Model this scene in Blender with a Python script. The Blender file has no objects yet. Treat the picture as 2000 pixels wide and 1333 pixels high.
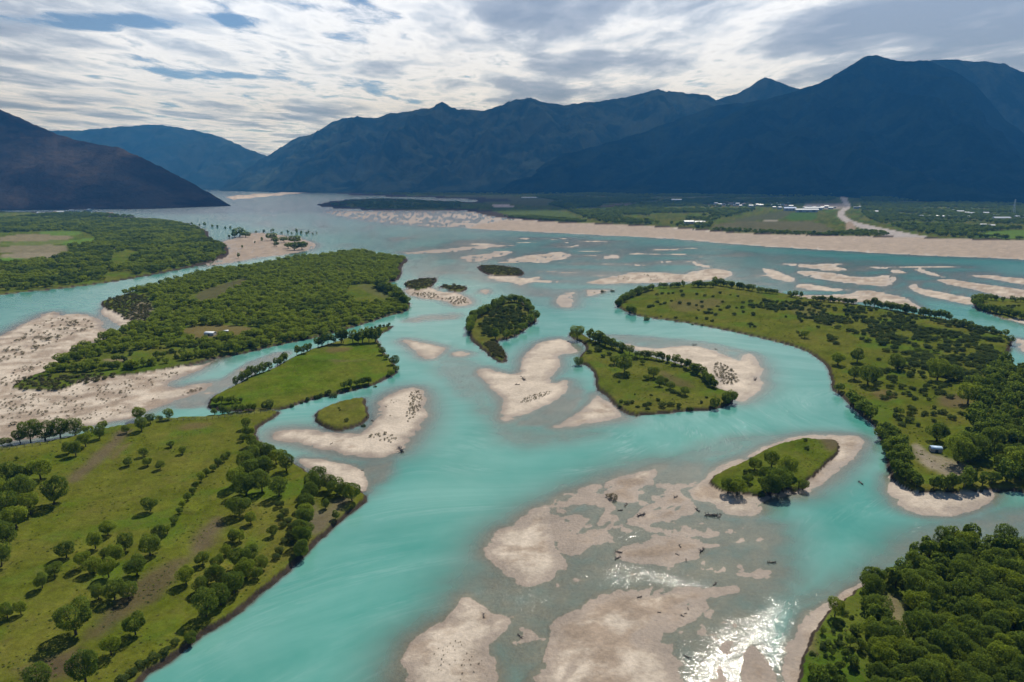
import bpy, math, random
import numpy as np

# ------------------------------------------------------------------ camera, sky, sun, exposure
sc = bpy.context.scene
COL = sc.collection
CH, CF, HY = 100.0, 1333.0, 355.0                    # camera height (m), focal length and horizon row for a 2000 px wide frame
PITCH = math.atan((666.5 - HY) / CF)
cam_d = bpy.data.cameras.new('camera'); cam = bpy.data.objects.new('camera', cam_d); COL.objects.link(cam)
cam.location = (0, 0, CH); cam.rotation_euler = (math.pi / 2 - PITCH, 0, 0)
cam_d.sensor_width = 36.0; cam_d.lens = 36.0 * CF / 2000.0
cam_d.clip_start = 1.0; cam_d.clip_end = 300000.0
sc.camera = cam

SUN_EL, SUN_AZ = math.radians(47), math.radians(21)  # azimuth measured from the view axis (+Y) to the right (+X)
world = bpy.data.worlds.new('World'); sc.world = world; world.use_nodes = True
wn = world.node_tree.nodes; wl = world.node_tree.links
bg = wn['Background']
sky = wn.new('ShaderNodeTexSky'); sky.sky_type = 'NISHITA'; sky.sun_disc = False
sky.sun_elevation = SUN_EL; sky.sun_rotation = SUN_AZ; sky.altitude = 3000; sky.air_density = 1.0; sky.dust_density = 0.2; sky.ozone_density = 2.0
wl.new(sky.outputs[0], bg.inputs[0]); bg.inputs[1].default_value = 0.08
sun_d = bpy.data.lights.new('sun', 'SUN'); sun_d.energy = 4.6; sun_d.angle = math.radians(0.6); sun_d.color = (1.0, 0.96, 0.89)
sun = bpy.data.objects.new('sun', sun_d); COL.objects.link(sun)
sun.rotation_euler = (math.pi / 2 - SUN_EL, 0, math.pi - SUN_AZ)
sun.location = (0, 0, 500)
sc.view_settings.view_transform = 'Standard'; sc.view_settings.look = 'None'
sc.view_settings.exposure = 0.40; sc.view_settings.gamma = 1.0
sc.render.engine = 'CYCLES'
cy = sc.cycles
cy.max_bounces = 5; cy.diffuse_bounces = 2; cy.glossy_bounces = 2; cy.transmission_bounces = 3; cy.transparent_max_bounces = 12; cy.volume_bounces = 0
cy.caustics_reflective = False; cy.caustics_refractive = False
cy.use_denoising = True; cy.sample_clamp_indirect = 6.0
rng = np.random.default_rng(7); random.seed(7)

# ------------------------------------------------------------------ helpers
PERM = np.random.default_rng(3).permutation(256); PERM = np.concatenate([PERM, PERM])
GA = np.random.default_rng(4).uniform(0, 2 * math.pi, 256); GXC, GYC = np.cos(GA), np.sin(GA)
def pn(x, y):
    xi = np.floor(x).astype(np.int64); yi = np.floor(y).astype(np.int64)
    xf = x - xi; yf = y - yi
    u = xf * xf * xf * (xf * (xf * 6 - 15) + 10); v = yf * yf * yf * (yf * (yf * 6 - 15) + 10)
    def g(i, j, dx, dy):
        h = PERM[(PERM[i & 255] + j) & 255]
        return GXC[h] * dx + GYC[h] * dy
    a = g(xi, yi, xf, yf); b = g(xi + 1, yi, xf - 1, yf); c = g(xi, yi + 1, xf, yf - 1); d = g(xi + 1, yi + 1, xf - 1, yf - 1)
    return (a + u * (b - a) + v * (c - a + u * (a - b - c + d))) * 1.5
def fbm(x, y, s, o=4, off=0.0, rough=0.5):
    r = 0; a = 1.0; t = 0
    x = x / s + 37.1 + off; y = y / s + 11.7 - off * 0.7
    for k in range(o):
        r = r + a * pn(x, y); t += a; a *= rough; x = x * 2.03 + 5.3; y = y * 2.03 + 9.1
    return r / t
def ridged(x, y, s, o=5, off=0.0):
    r = 0; a = 1.0; t = 0
    x = x / s + off; y = y / s - off
    for k in range(o):
        r = r + a * (1 - 2 * np.abs(pn(x, y))); t += a; a *= 0.5; x = x * 2.1 + 3.3; y = y * 2.1 + 7.7
    return r / t
def sstep(a, b, x):
    t = np.clip((x - a) / (b - a), 0, 1); return t * t * (3 - 2 * t)
CP, SP = math.cos(PITCH), math.sin(PITCH)
def g2(px, py, z=0.0):
    """pixel of the 2000 px photograph -> point of the ground plan"""
    a = (np.asarray(px, float) - 1000) / CF; b = (666.5 - np.asarray(py, float)) / CF
    dy = CP + b * SP; dz = b * CP - SP
    t = (z - CH) / dz
    return t * a, t * dy
def depth_of(x, y, z=0.0): return y * CP + (CH - z) * SP
def w2px(x, y, z=0.0):
    d = depth_of(x, y, z); v = (z - CH) * CP + y * SP
    return 1000 + CF * x / d, 666.5 - CF * v / d
def chaikin(P, n=2, closed=True):
    P = np.asarray(P, float)
    for _ in range(n):
        Q = np.roll(P, -1, 0)
        R = np.empty((2 * len(P), 2)); R[0::2] = .78 * P + .22 * Q; R[1::2] = .22 * P + .78 * Q
        P = R
    return P
def gpoly(P, n=1):
    P = chaikin(P, n); x, y = g2(P[:, 0], P[:, 1]); return np.stack([x, y], 1)
def sdf(poly, X, Y):
    n = len(poly); D = np.full(X.shape, 1e18); ins = np.zeros(X.shape, bool)
    for i in range(n):
        ax, ay = poly[i]; bx, by = poly[(i + 1) % n]
        ex, ey = bx - ax, by - ay; L = ex * ex + ey * ey + 1e-12
        t = np.clip(((X - ax) * ex + (Y - ay) * ey) / L, 0, 1)
        dx = X - ax - t * ex; dy = Y - ay - t * ey
        D = np.minimum(D, dx * dx + dy * dy)
        c = (ay > Y) != (by > Y)
        if c.any():
            xx = ax + (Y - ay) * ex / (ey if abs(ey) > 1e-12 else 1e-12)
            ins ^= c & (X < xx)
    D = np.sqrt(D); return np.where(ins, -D, D)
def inside(poly, X, Y): return sdf(poly, np.atleast_1d(X), np.atleast_1d(Y)) < 0
def seglist_dist(P, X, Y):
    D = np.full(X.shape, 1e18)
    for i in range(len(P) - 1):
        ax, ay = P[i]; bx, by = P[i + 1]; ex, ey = bx - ax, by - ay; L = ex * ex + ey * ey + 1e-12
        t = np.clip(((X - ax) * ex + (Y - ay) * ey) / L, 0, 1)
        D = np.minimum(D, (X - ax - t * ex) ** 2 + (Y - ay - t * ey) ** 2)
    return np.sqrt(D)

def tag(o, label=None, cat=None, group=None, kind=None):
    if label: o['label'] = label
    if cat: o['category'] = cat
    if group: o['group'] = group
    if kind: o['kind'] = kind
    return o
def link(o, parent=None):
    COL.objects.link(o)
    if parent is not None: o.parent = parent
    return o
def empty(name, loc, rz=0.0, s=(1, 1, 1)):
    o = bpy.data.objects.new(name, None); o.empty_display_size = 0.5
    o.location = loc; o.rotation_euler = (0, 0, rz); o.scale = s
    return link(o)
def mesh_np(name, V, F, mats=(), smooth=True):
    """V (n,3) array, F (m,3|4) array"""
    me = bpy.data.meshes.new(name); V = np.asarray(V, np.float32); F = np.asarray(F, np.int32)
    me.vertices.add(len(V)); me.vertices.foreach_set('co', V.ravel())
    k = F.shape[1]
    me.loops.add(F.size); me.loops.foreach_set('vertex_index', F.ravel())
    me.polygons.add(len(F)); me.polygons.foreach_set('loop_start', np.arange(0, F.size, k, dtype=np.int32))
    me.polygons.foreach_set('use_smooth', np.full(len(F), smooth))
    for m in mats: me.materials.append(m)
    me.update(calc_edges=True); return me
def attr(me, name, data, typ='FLOAT'):
    a = me.attributes.new(name, typ, 'POINT')
    a.data.foreach_set('color' if typ == 'FLOAT_COLOR' else ('vector' if typ == 'FLOAT_VECTOR' else 'value'), np.asarray(data, np.float32 if typ != 'INT' else np.int32).ravel())
class MB:
    """collects simple shapes into one mesh"""
    def __init__(s): s.v = []; s.f = []
    def add(s, V, F):
        b = len(s.v); s.v += [tuple(p) for p in V]; s.f += [tuple(i + b for i in f) for f in F]
    def box(s, x0, x1, y0, y1, z0, z1):
        s.add([(x0, y0, z0), (x1, y0, z0), (x1, y1, z0), (x0, y1, z0), (x0, y0, z1), (x1, y0, z1), (x1, y1, z1), (x0, y1, z1)],
              [(0, 3, 2, 1), (4, 5, 6, 7), (0, 1, 5, 4), (1, 2, 6, 5), (2, 3, 7, 6), (3, 0, 4, 7)])
    def tube(s, P, R, n=6):
        P = [np.array(p, float) for p in P]; V = []; F = []
        for i, p in enumerate(P):
            d = P[min(i + 1, len(P) - 1)] - P[max(i - 1, 0)]; d /= (np.linalg.norm(d) + 1e-9)
            u = np.cross(d, (0, 0, 1.0) if abs(d[2]) < .9 else (1.0, 0, 0)); u /= np.linalg.norm(u); w = np.cross(d, u)
            for k in range(n):
                a = 2 * math.pi * k / n; V.append(p + R[i] * (math.cos(a) * u + math.sin(a) * w))
        for i in range(len(P) - 1):
            for k in range(n): F.append((i * n + k, i * n + (k + 1) % n, (i + 1) * n + (k + 1) % n, (i + 1) * n + k))
        F.append(tuple(range(n - 1, -1, -1))); F.append(tuple((len(P) - 1) * n + k for k in range(n)))
        s.add(V, F)
    def mesh(s, name, mat, smooth=False):
        me = bpy.data.meshes.new(name); me.from_pydata(s.v, [], s.f); me.materials.append(mat)
        for p in me.polygons: p.use_smooth = smooth
        me.update(); return me

# ------------------------------------------------------------------ materials
def mat(name):
    m = bpy.data.materials.new(name); m.use_nodes = True
    nt = m.node_tree; b = nt.nodes.get('Principled BSDF'); return m, nt, nt.nodes, nt.links, b
def math_n(N, L, op, a, b=None, clamp=False):
    n = N.new('ShaderNodeMath'); n.operation = op; n.use_clamp = clamp
    for i, v in enumerate((a, b)):
        if v is None: continue
        if isinstance(v, (int, float)): n.inputs[i].default_value = v
        else: L.new(v, n.inputs[i])
    return n.outputs[0]
def noise_n(N, L, vec, scale, detail=4, rough=.55, dist=0.0):
    n = N.new('ShaderNodeTexNoise'); n.inputs['Scale'].default_value = scale; n.inputs['Detail'].default_value = detail
    n.inputs['Roughness'].default_value = rough; n.inputs['Distortion'].default_value = dist
    if vec is not None: L.new(vec, n.inputs['Vector'])
    return n.outputs['Fac']
def ramp_n(N, L, fac, stops):
    r = N.new('ShaderNodeValToRGB'); e = r.color_ramp.elements
    while len(e) < len(stops): e.new(0.5)
    for q, (p, c) in zip(e, stops):
        q.position = p; q.color = (c, c, c, 1) if isinstance(c, (int, float)) else (*c, 1)
    L.new(fac, r.inputs[0]); return r.outputs[0]
def mix_c(N, L, a, b, fac, blend='MIX'):
    n = N.new('ShaderNodeMix'); n.data_type = 'RGBA'; n.blend_type = blend; n.clamp_factor = True
    for s, v in ((n.inputs['Factor'], fac), (n.inputs['A'], a), (n.inputs['B'], b)):
        if isinstance(v, (int, float)): s.default_value = v
        elif isinstance(v, tuple): s.default_value = (*v, 1)
        else: L.new(v, s)
    return n.outputs['Result']
def attr_n(N, name):
    a = N.new('ShaderNodeAttribute'); a.attribute_name = name; return a
def bump_n(N, L, h, strength, dist):
    b = N.new('ShaderNodeBump'); b.inputs['Strength'].default_value = strength; b.inputs['Distance'].default_value = dist
    L.new(h, b.inputs['Height']); return b.outputs[0]

def ground_material():
    m, nt, N, L, B = mat('ground')
    tint = attr_n(N, 'tint'); gr = attr_n(N, 'grass')
    pos = N.new('ShaderNodeNewGeometry').outputs['Position']
    n1 = noise_n(N, L, pos, 0.9, 6, .65); n2 = noise_n(N, L, pos, 0.09, 5, .6, .5); n3 = noise_n(N, L, pos, 5.0, 3, .6)
    f = math_n(N, L, 'ADD', math_n(N, L, 'MULTIPLY', n1, .55), math_n(N, L, 'ADD', math_n(N, L, 'MULTIPLY', n2, .5), math_n(N, L, 'MULTIPLY', n3, .35)))
    k = N.new('ShaderNodeMapRange'); k.inputs[1].default_value = .45; k.inputs[2].default_value = .95; k.inputs[3].default_value = .62; k.inputs[4].default_value = 1.42
    L.new(f, k.inputs[0])
    c = N.new('ShaderNodeVectorMath'); c.operation = 'SCALE'; L.new(tint.outputs['Color'], c.inputs[0]); L.new(k.outputs[0], c.inputs['Scale'])
    # dead straw tufts and bare spots among the grass
    straw = math_n(N, L, 'MULTIPLY', ramp_n(N, L, noise_n(N, L, pos, .22, 6, .7, .8), [(.5, 0.0), (.72, 1.0)]), math_n(N, L, 'MULTIPLY', gr.outputs['Fac'], .5))
    c2 = mix_c(N, L, c.outputs[0], (.105, .088, .030), straw)
    L.new(c2, B.inputs['Base Color'])
    wet = attr_n(N, 'wet')
    r = N.new('ShaderNodeMapRange'); r.inputs[3].default_value = .95; r.inputs[4].default_value = .5; L.new(wet.outputs['Fac'], r.inputs[0]); L.new(r.outputs[0], B.inputs['Roughness'])
    L.new(math_n(N, L, 'MULTIPLY', wet.outputs['Fac'], .12), B.inputs['Specular IOR Level'])
    L.new(bump_n(N, L, n1, .8, .3), B.inputs['Normal'])
    return m
def water_material():
    m, nt, N, L, B = mat('river_water'); N.remove(B); out = N['Material Output']
    geo = N.new('ShaderNodeNewGeometry'); pos = geo.outputs['Position']
    dep = attr_n(N, 'depth').outputs['Fac']; rap = attr_n(N, 'rapid').outputs['Fac']; flow = attr_n(N, 'flow').outputs['Vector']
    # wind ripples and boils
    w1 = noise_n(N, L, pos, 0.45, 5, .62, .2); w2 = noise_n(N, L, pos, 3.4, 2, .5, .0); w3 = noise_n(N, L, flow, 7.0, 3, .6, .3)
    h = math_n(N, L, 'ADD', math_n(N, L, 'MULTIPLY', w1, .5), math_n(N, L, 'ADD', math_n(N, L, 'MULTIPLY', w2, .15), math_n(N, L, 'MULTIPLY', w3, .12)))
    amp = N.new('ShaderNodeMapRange'); amp.inputs[3].default_value = .30; amp.inputs[4].default_value = 1.0; L.new(rap, amp.inputs[0])
    bp = N.new('ShaderNodeBump'); L.new(math_n(N, L, 'ADD', .42, math_n(N, L, 'MULTIPLY', attr_n(N, 'open').outputs['Fac'], 1.6)), bp.inputs['Distance']); L.new(amp.outputs[0], bp.inputs['Strength']); L.new(h, bp.inputs['Height'])
    # suspended silt: body colour builds up with depth
    op = math_n(N, L, 'SUBTRACT', 1.0, math_n(N, L, 'POWER', math.e, math_n(N, L, 'MULTIPLY', dep, -2.3)), True)
    swirl = math_n(N, L, 'ADD', math_n(N, L, 'MULTIPLY', noise_n(N, L, flow, 1.6, 6, .6, .5), .5), math_n(N, L, 'MULTIPLY', noise_n(N, L, pos, .02, 5, .6, .4), .5))
    deepc = mix_c(N, L, (.048, .240, .194), (.125, .325, .275), ramp_n(N, L, swirl, [(.38, 0.0), (.64, 1.0)]))
    body = mix_c(N, L, (.200, .235, .200), deepc, math_n(N, L, 'SUBTRACT', 1.0, math_n(N, L, 'POWER', math.e, math_n(N, L, 'MULTIPLY', dep, -1.9)), True))
    st = N.new('ShaderNodeVectorMath'); st.operation = 'MULTIPLY'; st.inputs[1].default_value = (2.0, 9.0, 1.0); L.new(flow, st.inputs[0])
    ln = noise_n(N, L, st.outputs[0], 1.0, 5, .62, .9)
    line = ramp_n(N, L, math_n(N, L, 'ABSOLUTE', math_n(N, L, 'SUBTRACT', ln, .5)), [(.0, 1.0), (.045, 0.0)])
    where = ramp_n(N, L, noise_n(N, L, flow, 2.2, 3, .5, .2), [(.48, 0.0), (.70, 1.0)])
    foam = math_n(N, L, 'MULTIPLY', math_n(N, L, 'MULTIPLY', line, where), math_n(N, L, 'ADD', .16, math_n(N, L, 'MULTIPLY', rap, .30)))
    body = mix_c(N, L, body, (.42, .52, .49), foam)
    dif = N.new('ShaderNodeBsdfDiffuse'); L.new(body, dif.inputs[0])
    tr = N.new('ShaderNodeBsdfTransparent'); tr.inputs[0].default_value = (.80, .88, .86, 1)
    mx = N.new('ShaderNodeMixShader'); L.new(op, mx.inputs[0]); L.new(tr.outputs[0], mx.inputs[1]); L.new(dif.outputs[0], mx.inputs[2])
    gl = N.new('ShaderNodeBsdfGlossy'); gl.inputs['Roughness'].default_value = .08; L.new(bp.outputs[0], gl.inputs['Normal'])
    fr = N.new('ShaderNodeFresnel'); fr.inputs[0].default_value = 1.33
    fin = N.new('ShaderNodeMixShader'); L.new(fr.outputs[0], fin.inputs[0]); L.new(mx.outputs[0], fin.inputs[1]); L.new(gl.outputs[0], fin.inputs[2])
    L.new(fin.outputs[0], out.inputs['Surface']); return m
def leaf_material(name, col, col2, trans=.35):
    m, nt, N, L, B = mat(name); N.remove(B); out = N['Material Output']
    oi = N.new('ShaderNodeObjectInfo'); pos = N.new('ShaderNodeNewGeometry').outputs['Position']
    n = noise_n(N, L, pos, 1.1, 3, .6)
    f = math_n(N, L, 'ADD', math_n(N, L, 'MULTIPLY', oi.outputs['Random'], .75), math_n(N, L, 'MULTIPLY', math_n(N, L, 'SUBTRACT', n, .5), 1.2), True)
    c = mix_c(N, L, col, col2, f)
    d = N.new('ShaderNodeBsdfDiffuse'); L.new(c, d.inputs[0])
    t = N.new('ShaderNodeBsdfTranslucent'); L.new(mix_c(N, L, c, (.24, .30, .03), .4), t.inputs[0])
    mx = N.new('ShaderNodeMixShader'); mx.inputs[0].default_value = trans; L.new(d.outputs[0], mx.inputs[1]); L.new(t.outputs[0], mx.inputs[2])
    L.new(mx.outputs[0], out.inputs['Surface']); return m
def plain(name, col, rough=.8, nscale=2.0, amt=.35):
    m, nt, N, L, B = mat(name); pos = N.new('ShaderNodeNewGeometry').outputs['Position']
    n = noise_n(N, L, pos, nscale, 4, .6)
    L.new(mix_c(N, L, tuple(x * (1 - amt) for x in col), tuple(min(1, x * (1 + amt)) for x in col), n), B.inputs['Base Color'])
    B.inputs['Roughness'].default_value = rough; B.inputs['Specular IOR Level'].default_value = .3
    return m
M_GROUND = ground_material(); M_WATER = water_material()
M_LEAF = leaf_material('willow_leaf', (.078, .124, .022), (.160, .212, .034), .58)
M_LEAF2 = leaf_material('light_willow_leaf', (.185, .240, .028), (.250, .300, .034), .65)
M_SHRUB = leaf_material('shrub_leaf', (.050, .078, .024), (.090, .118, .034), .35)
M_DRY = leaf_material('dry_scrub_twig', (.150, .122, .085), (.235, .195, .135), .3)
M_OLIVE = leaf_material('olive_scrub_leaf', (.080, .080, .034), (.125, .112, .052), .3)
M_BARK = plain('bark', (.060, .045, .033), .9, 6.0)
M_WOOD = plain('drift_wood', (.180, .152, .125), .85, 5.0)
M_WALL = plain('white_wall', (.42, .40, .38), .8, .4, .12)
M_ROOFM = plain('metal_roof', (.50, .53, .55), .5, .4, .1)
M_ROOFB = plain('blue_roof', (.08, .22, .48), .5, .4, .15)
M_ROOFR = plain('brown_roof', (.24, .17, .14), .8, .4, .15)
M_FILM = plain('greenhouse_film', (.72, .75, .76), .45, .2, .08)
M_TARP = plain('white_tarp', (.78, .80, .80), .6, 1.0, .06)
M_TARPB = plain('pale_blue_tarp', (.45, .62, .80), .6, 1.0, .2)
M_GLASS = plain('dark_glass', (.04, .05, .06), .3, 1.0, .2)
M_STEEL = plain('galvanised_steel', (.55, .56, .57), .5, 1.0, .1)
M_ROCK = plain('grey_rock', (.20, .18, .165), .9, 3.0)

# ------------------------------------------------------------------ the river plain: plan traced from the photograph (pixels), laid out on the ground
ISLANDS = {  # name: (outline, turf colour, label)
 'left_meadow': ([(-160,1600),(140,1600),(240,1400),(276,1328),(341,1289),(396,1245),(455,1210),(500,1174),(532,1145),(584,1098),(610,1072),(662,1021),(714,985),(719,971),(708,960),(690,950),(640,945),(600,925),(576,908),(562,892),(524,879),(503,856),(500,838),(527,822),(552,806),(520,800),(473,806),(405,815),(305,819),(270,827),(208,838),(119,860),(35,873),(-260,905),(-500,1100)],
   (.078,.088,.017), 'wide olive green meadow with scattered trees filling the lower left corner'),
 'tree_ringed_meadow': ([(402,803),(411,776),(459,754),(486,736),(527,725),(567,700),(619,679),(659,668),(705,649),(738,641),(777,634),(759,646),(740,654),(738,668),(751,690),(770,711),(778,722),(770,733),(748,744),(730,754),(689,764),(662,771),(616,779),(589,787),(567,795),(554,801),(516,803)],
   (.070,.094,.014), 'smooth grass island ringed by tree rows left of the main channel'),
 'grass_islet': ([(612,814),(622,803),(651,790),(689,780),(713,778),(716,790),(724,811),(713,827),(689,837),(662,842),(640,840),(616,826)],
   (.070,.086,.020), 'small bare grass islet shaped like a leaf beside a pale sandbar'),
 'ring_islet': ([(914,637),(920,620),(940,607),(962,600),(980,590),(997,586),(1020,586),(1035,605),(1050,615),(1050,630),(1035,638),(1016,654),(1000,661),(981,664),(972,670),(981,679),(993,700),(986,711),(970,706),(954,695),(937,681),(921,668),(914,654)],
   (.066,.070,.026), 'small oval island edged by a ring of trees in mid river'),
 'wedge_island': ([(1112,659),(1113,645),(1135,650),(1151,663),(1189,673),(1230,687),(1270,698),(1324,711),(1365,725),(1389,741),(1400,760),(1421,765),(1435,773),(1432,787),(1419,795),(1384,802),(1338,804),(1292,810),(1230,814),(1213,804),(1194,784),(1176,768),(1163,761),(1163,733),(1146,714),(1127,711),(1130,698),(1147,683),(1135,668)],
   (.066,.080,.019), 'wedge shaped grass island with tree clumps right of centre'),
 'right_meadow_island': ([(1200,598),(1205,584),(1238,571),(1270,563),(1287,559),(1350,555),(1395,549),(1437,558),(1487,564),(1545,577),(1587,585),(1675,595),(1770,611),(1856,625),(1905,644),(1959,652),(1981,663),(1975,679),(1970,700),(1959,717),(2000,733),(2120,780),(2320,870),(2320,1010),(2100,985),(2000,962),(1955,958),(1860,968),(1783,965),(1753,949),(1737,932),(1731,910),(1732,871),(1713,852),(1705,830),(1676,808),(1651,784),(1640,773),(1622,760),(1622,733),(1616,719),(1595,698),(1568,684),(1535,673),(1500,665),(1432,649),(1378,638),(1324,629),(1267,622),(1243,617),(1216,607)],
   (.068,.080,.015), 'large grass island with dark shrubs and groves on the right'),
 'tree_islet': ([(1382,945),(1396,926),(1452,903),(1500,876),(1535,865),(1568,857),(1589,860),(1630,860),(1644,871),(1640,892),(1619,908),(1600,925),(1581,939),(1575,958),(1542,962),(1500,968),(1481,971),(1432,967),(1406,963),(1390,952)],
   (.068,.086,.018), 'small green islet with a clump of round trees at lower right'),
 'grove_bank': ([(1679,1147),(1646,1172),(1616,1194),(1593,1220),(1573,1251),(1566,1290),(1556,1335),(1530,1440),(1480,1640),(2500,1640),(2500,1180),(2200,1120),(2000,1085),(1968,1072),(1922,1068),(1857,1065),(1808,1075),(1779,1090),(1747,1115),(1711,1132)],
   (.045,.080,.014), 'wooded river bank filling the lower right corner'),
 'wooded_island': ([(217,584),(250,572),(295,560),(350,545),(400,531),(440,525),(487,523),(525,512),(562,504),(612,502),(637,497),(687,492),(725,492),(750,500),(782,502),(802,507),(785,520),(787,537),(775,550),(755,555),(775,565),(795,580),(802,597),(797,609),(757,619),(703,636),(649,652),(595,665),(540,676),(500,686),(459,695),(421,700),(370,715),(311,727),(243,736),(162,744),(151,755),(108,768),(40,765),(16,760),(54,738),(92,725),(116,706),(146,690),(189,668),(240,649),(259,633),(251,625),(232,617),(200,603),(194,590)],
   (.060,.082,.018), 'long densely wooded island left of centre'),
 'left_bank': ([(-900,760),(-300,610),(0,577),(50,571),(125,564),(187,556),(237,549),(287,540),(337,531),(387,520),(405,515),(447,503),(450,490),(447,480),(412,466),(407,450),(375,437),(300,427),(200,418),(100,413),(-900,405)],
   (.058,.080,.018), 'wooded far left river bank below the brown mountain'),
 'right_bank': ([(607,402),(650,408),(760,412),(850,413),(912,411),(960,424),(1025,430),(1082,436),(1150,438),(1300,445),(1375,451),(1425,457),(1525,460),(1637,462),(1750,465),(1900,470),(2000,471),(2900,495),(2900,369),(700,369),(640,380),(720,384),(900,389),(940,393),(900,395),(760,387),(650,391)],
   (.046,.058,.022), 'far valley floor with woods, fields and villages under the mountains'),
 'scrub_islet': ([(932,530),(934,517),(960,516),(1000,522),(1022,526),(1027,539),(990,540),(955,539)], (.062,.062,.030), 'flat scrub covered islet alone among pale bars'),
 'scrub_islet.001': ([(787,560),(790,550),(812,545),(850,541),(857,547),(840,565),(812,569)], (.062,.060,.030), 'olive scrub islet just right of the wooded island'),
 'scrub_islet.002': ([(852,560),(880,555),(912,560),(915,565),(900,572),(872,567)], (.062,.064,.030), 'smaller scrub islet with brown stubble in front'),
 'right_edge_islet': ([(1900,592),(1905,585),(1922,580),(1965,584),(2000,583),(2160,600),(2160,660),(2000,626),(1962,625),(1930,612),(1902,605)], (.066,.082,.016), 'tree rimmed islet cut by the right edge of the view'),
}
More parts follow.
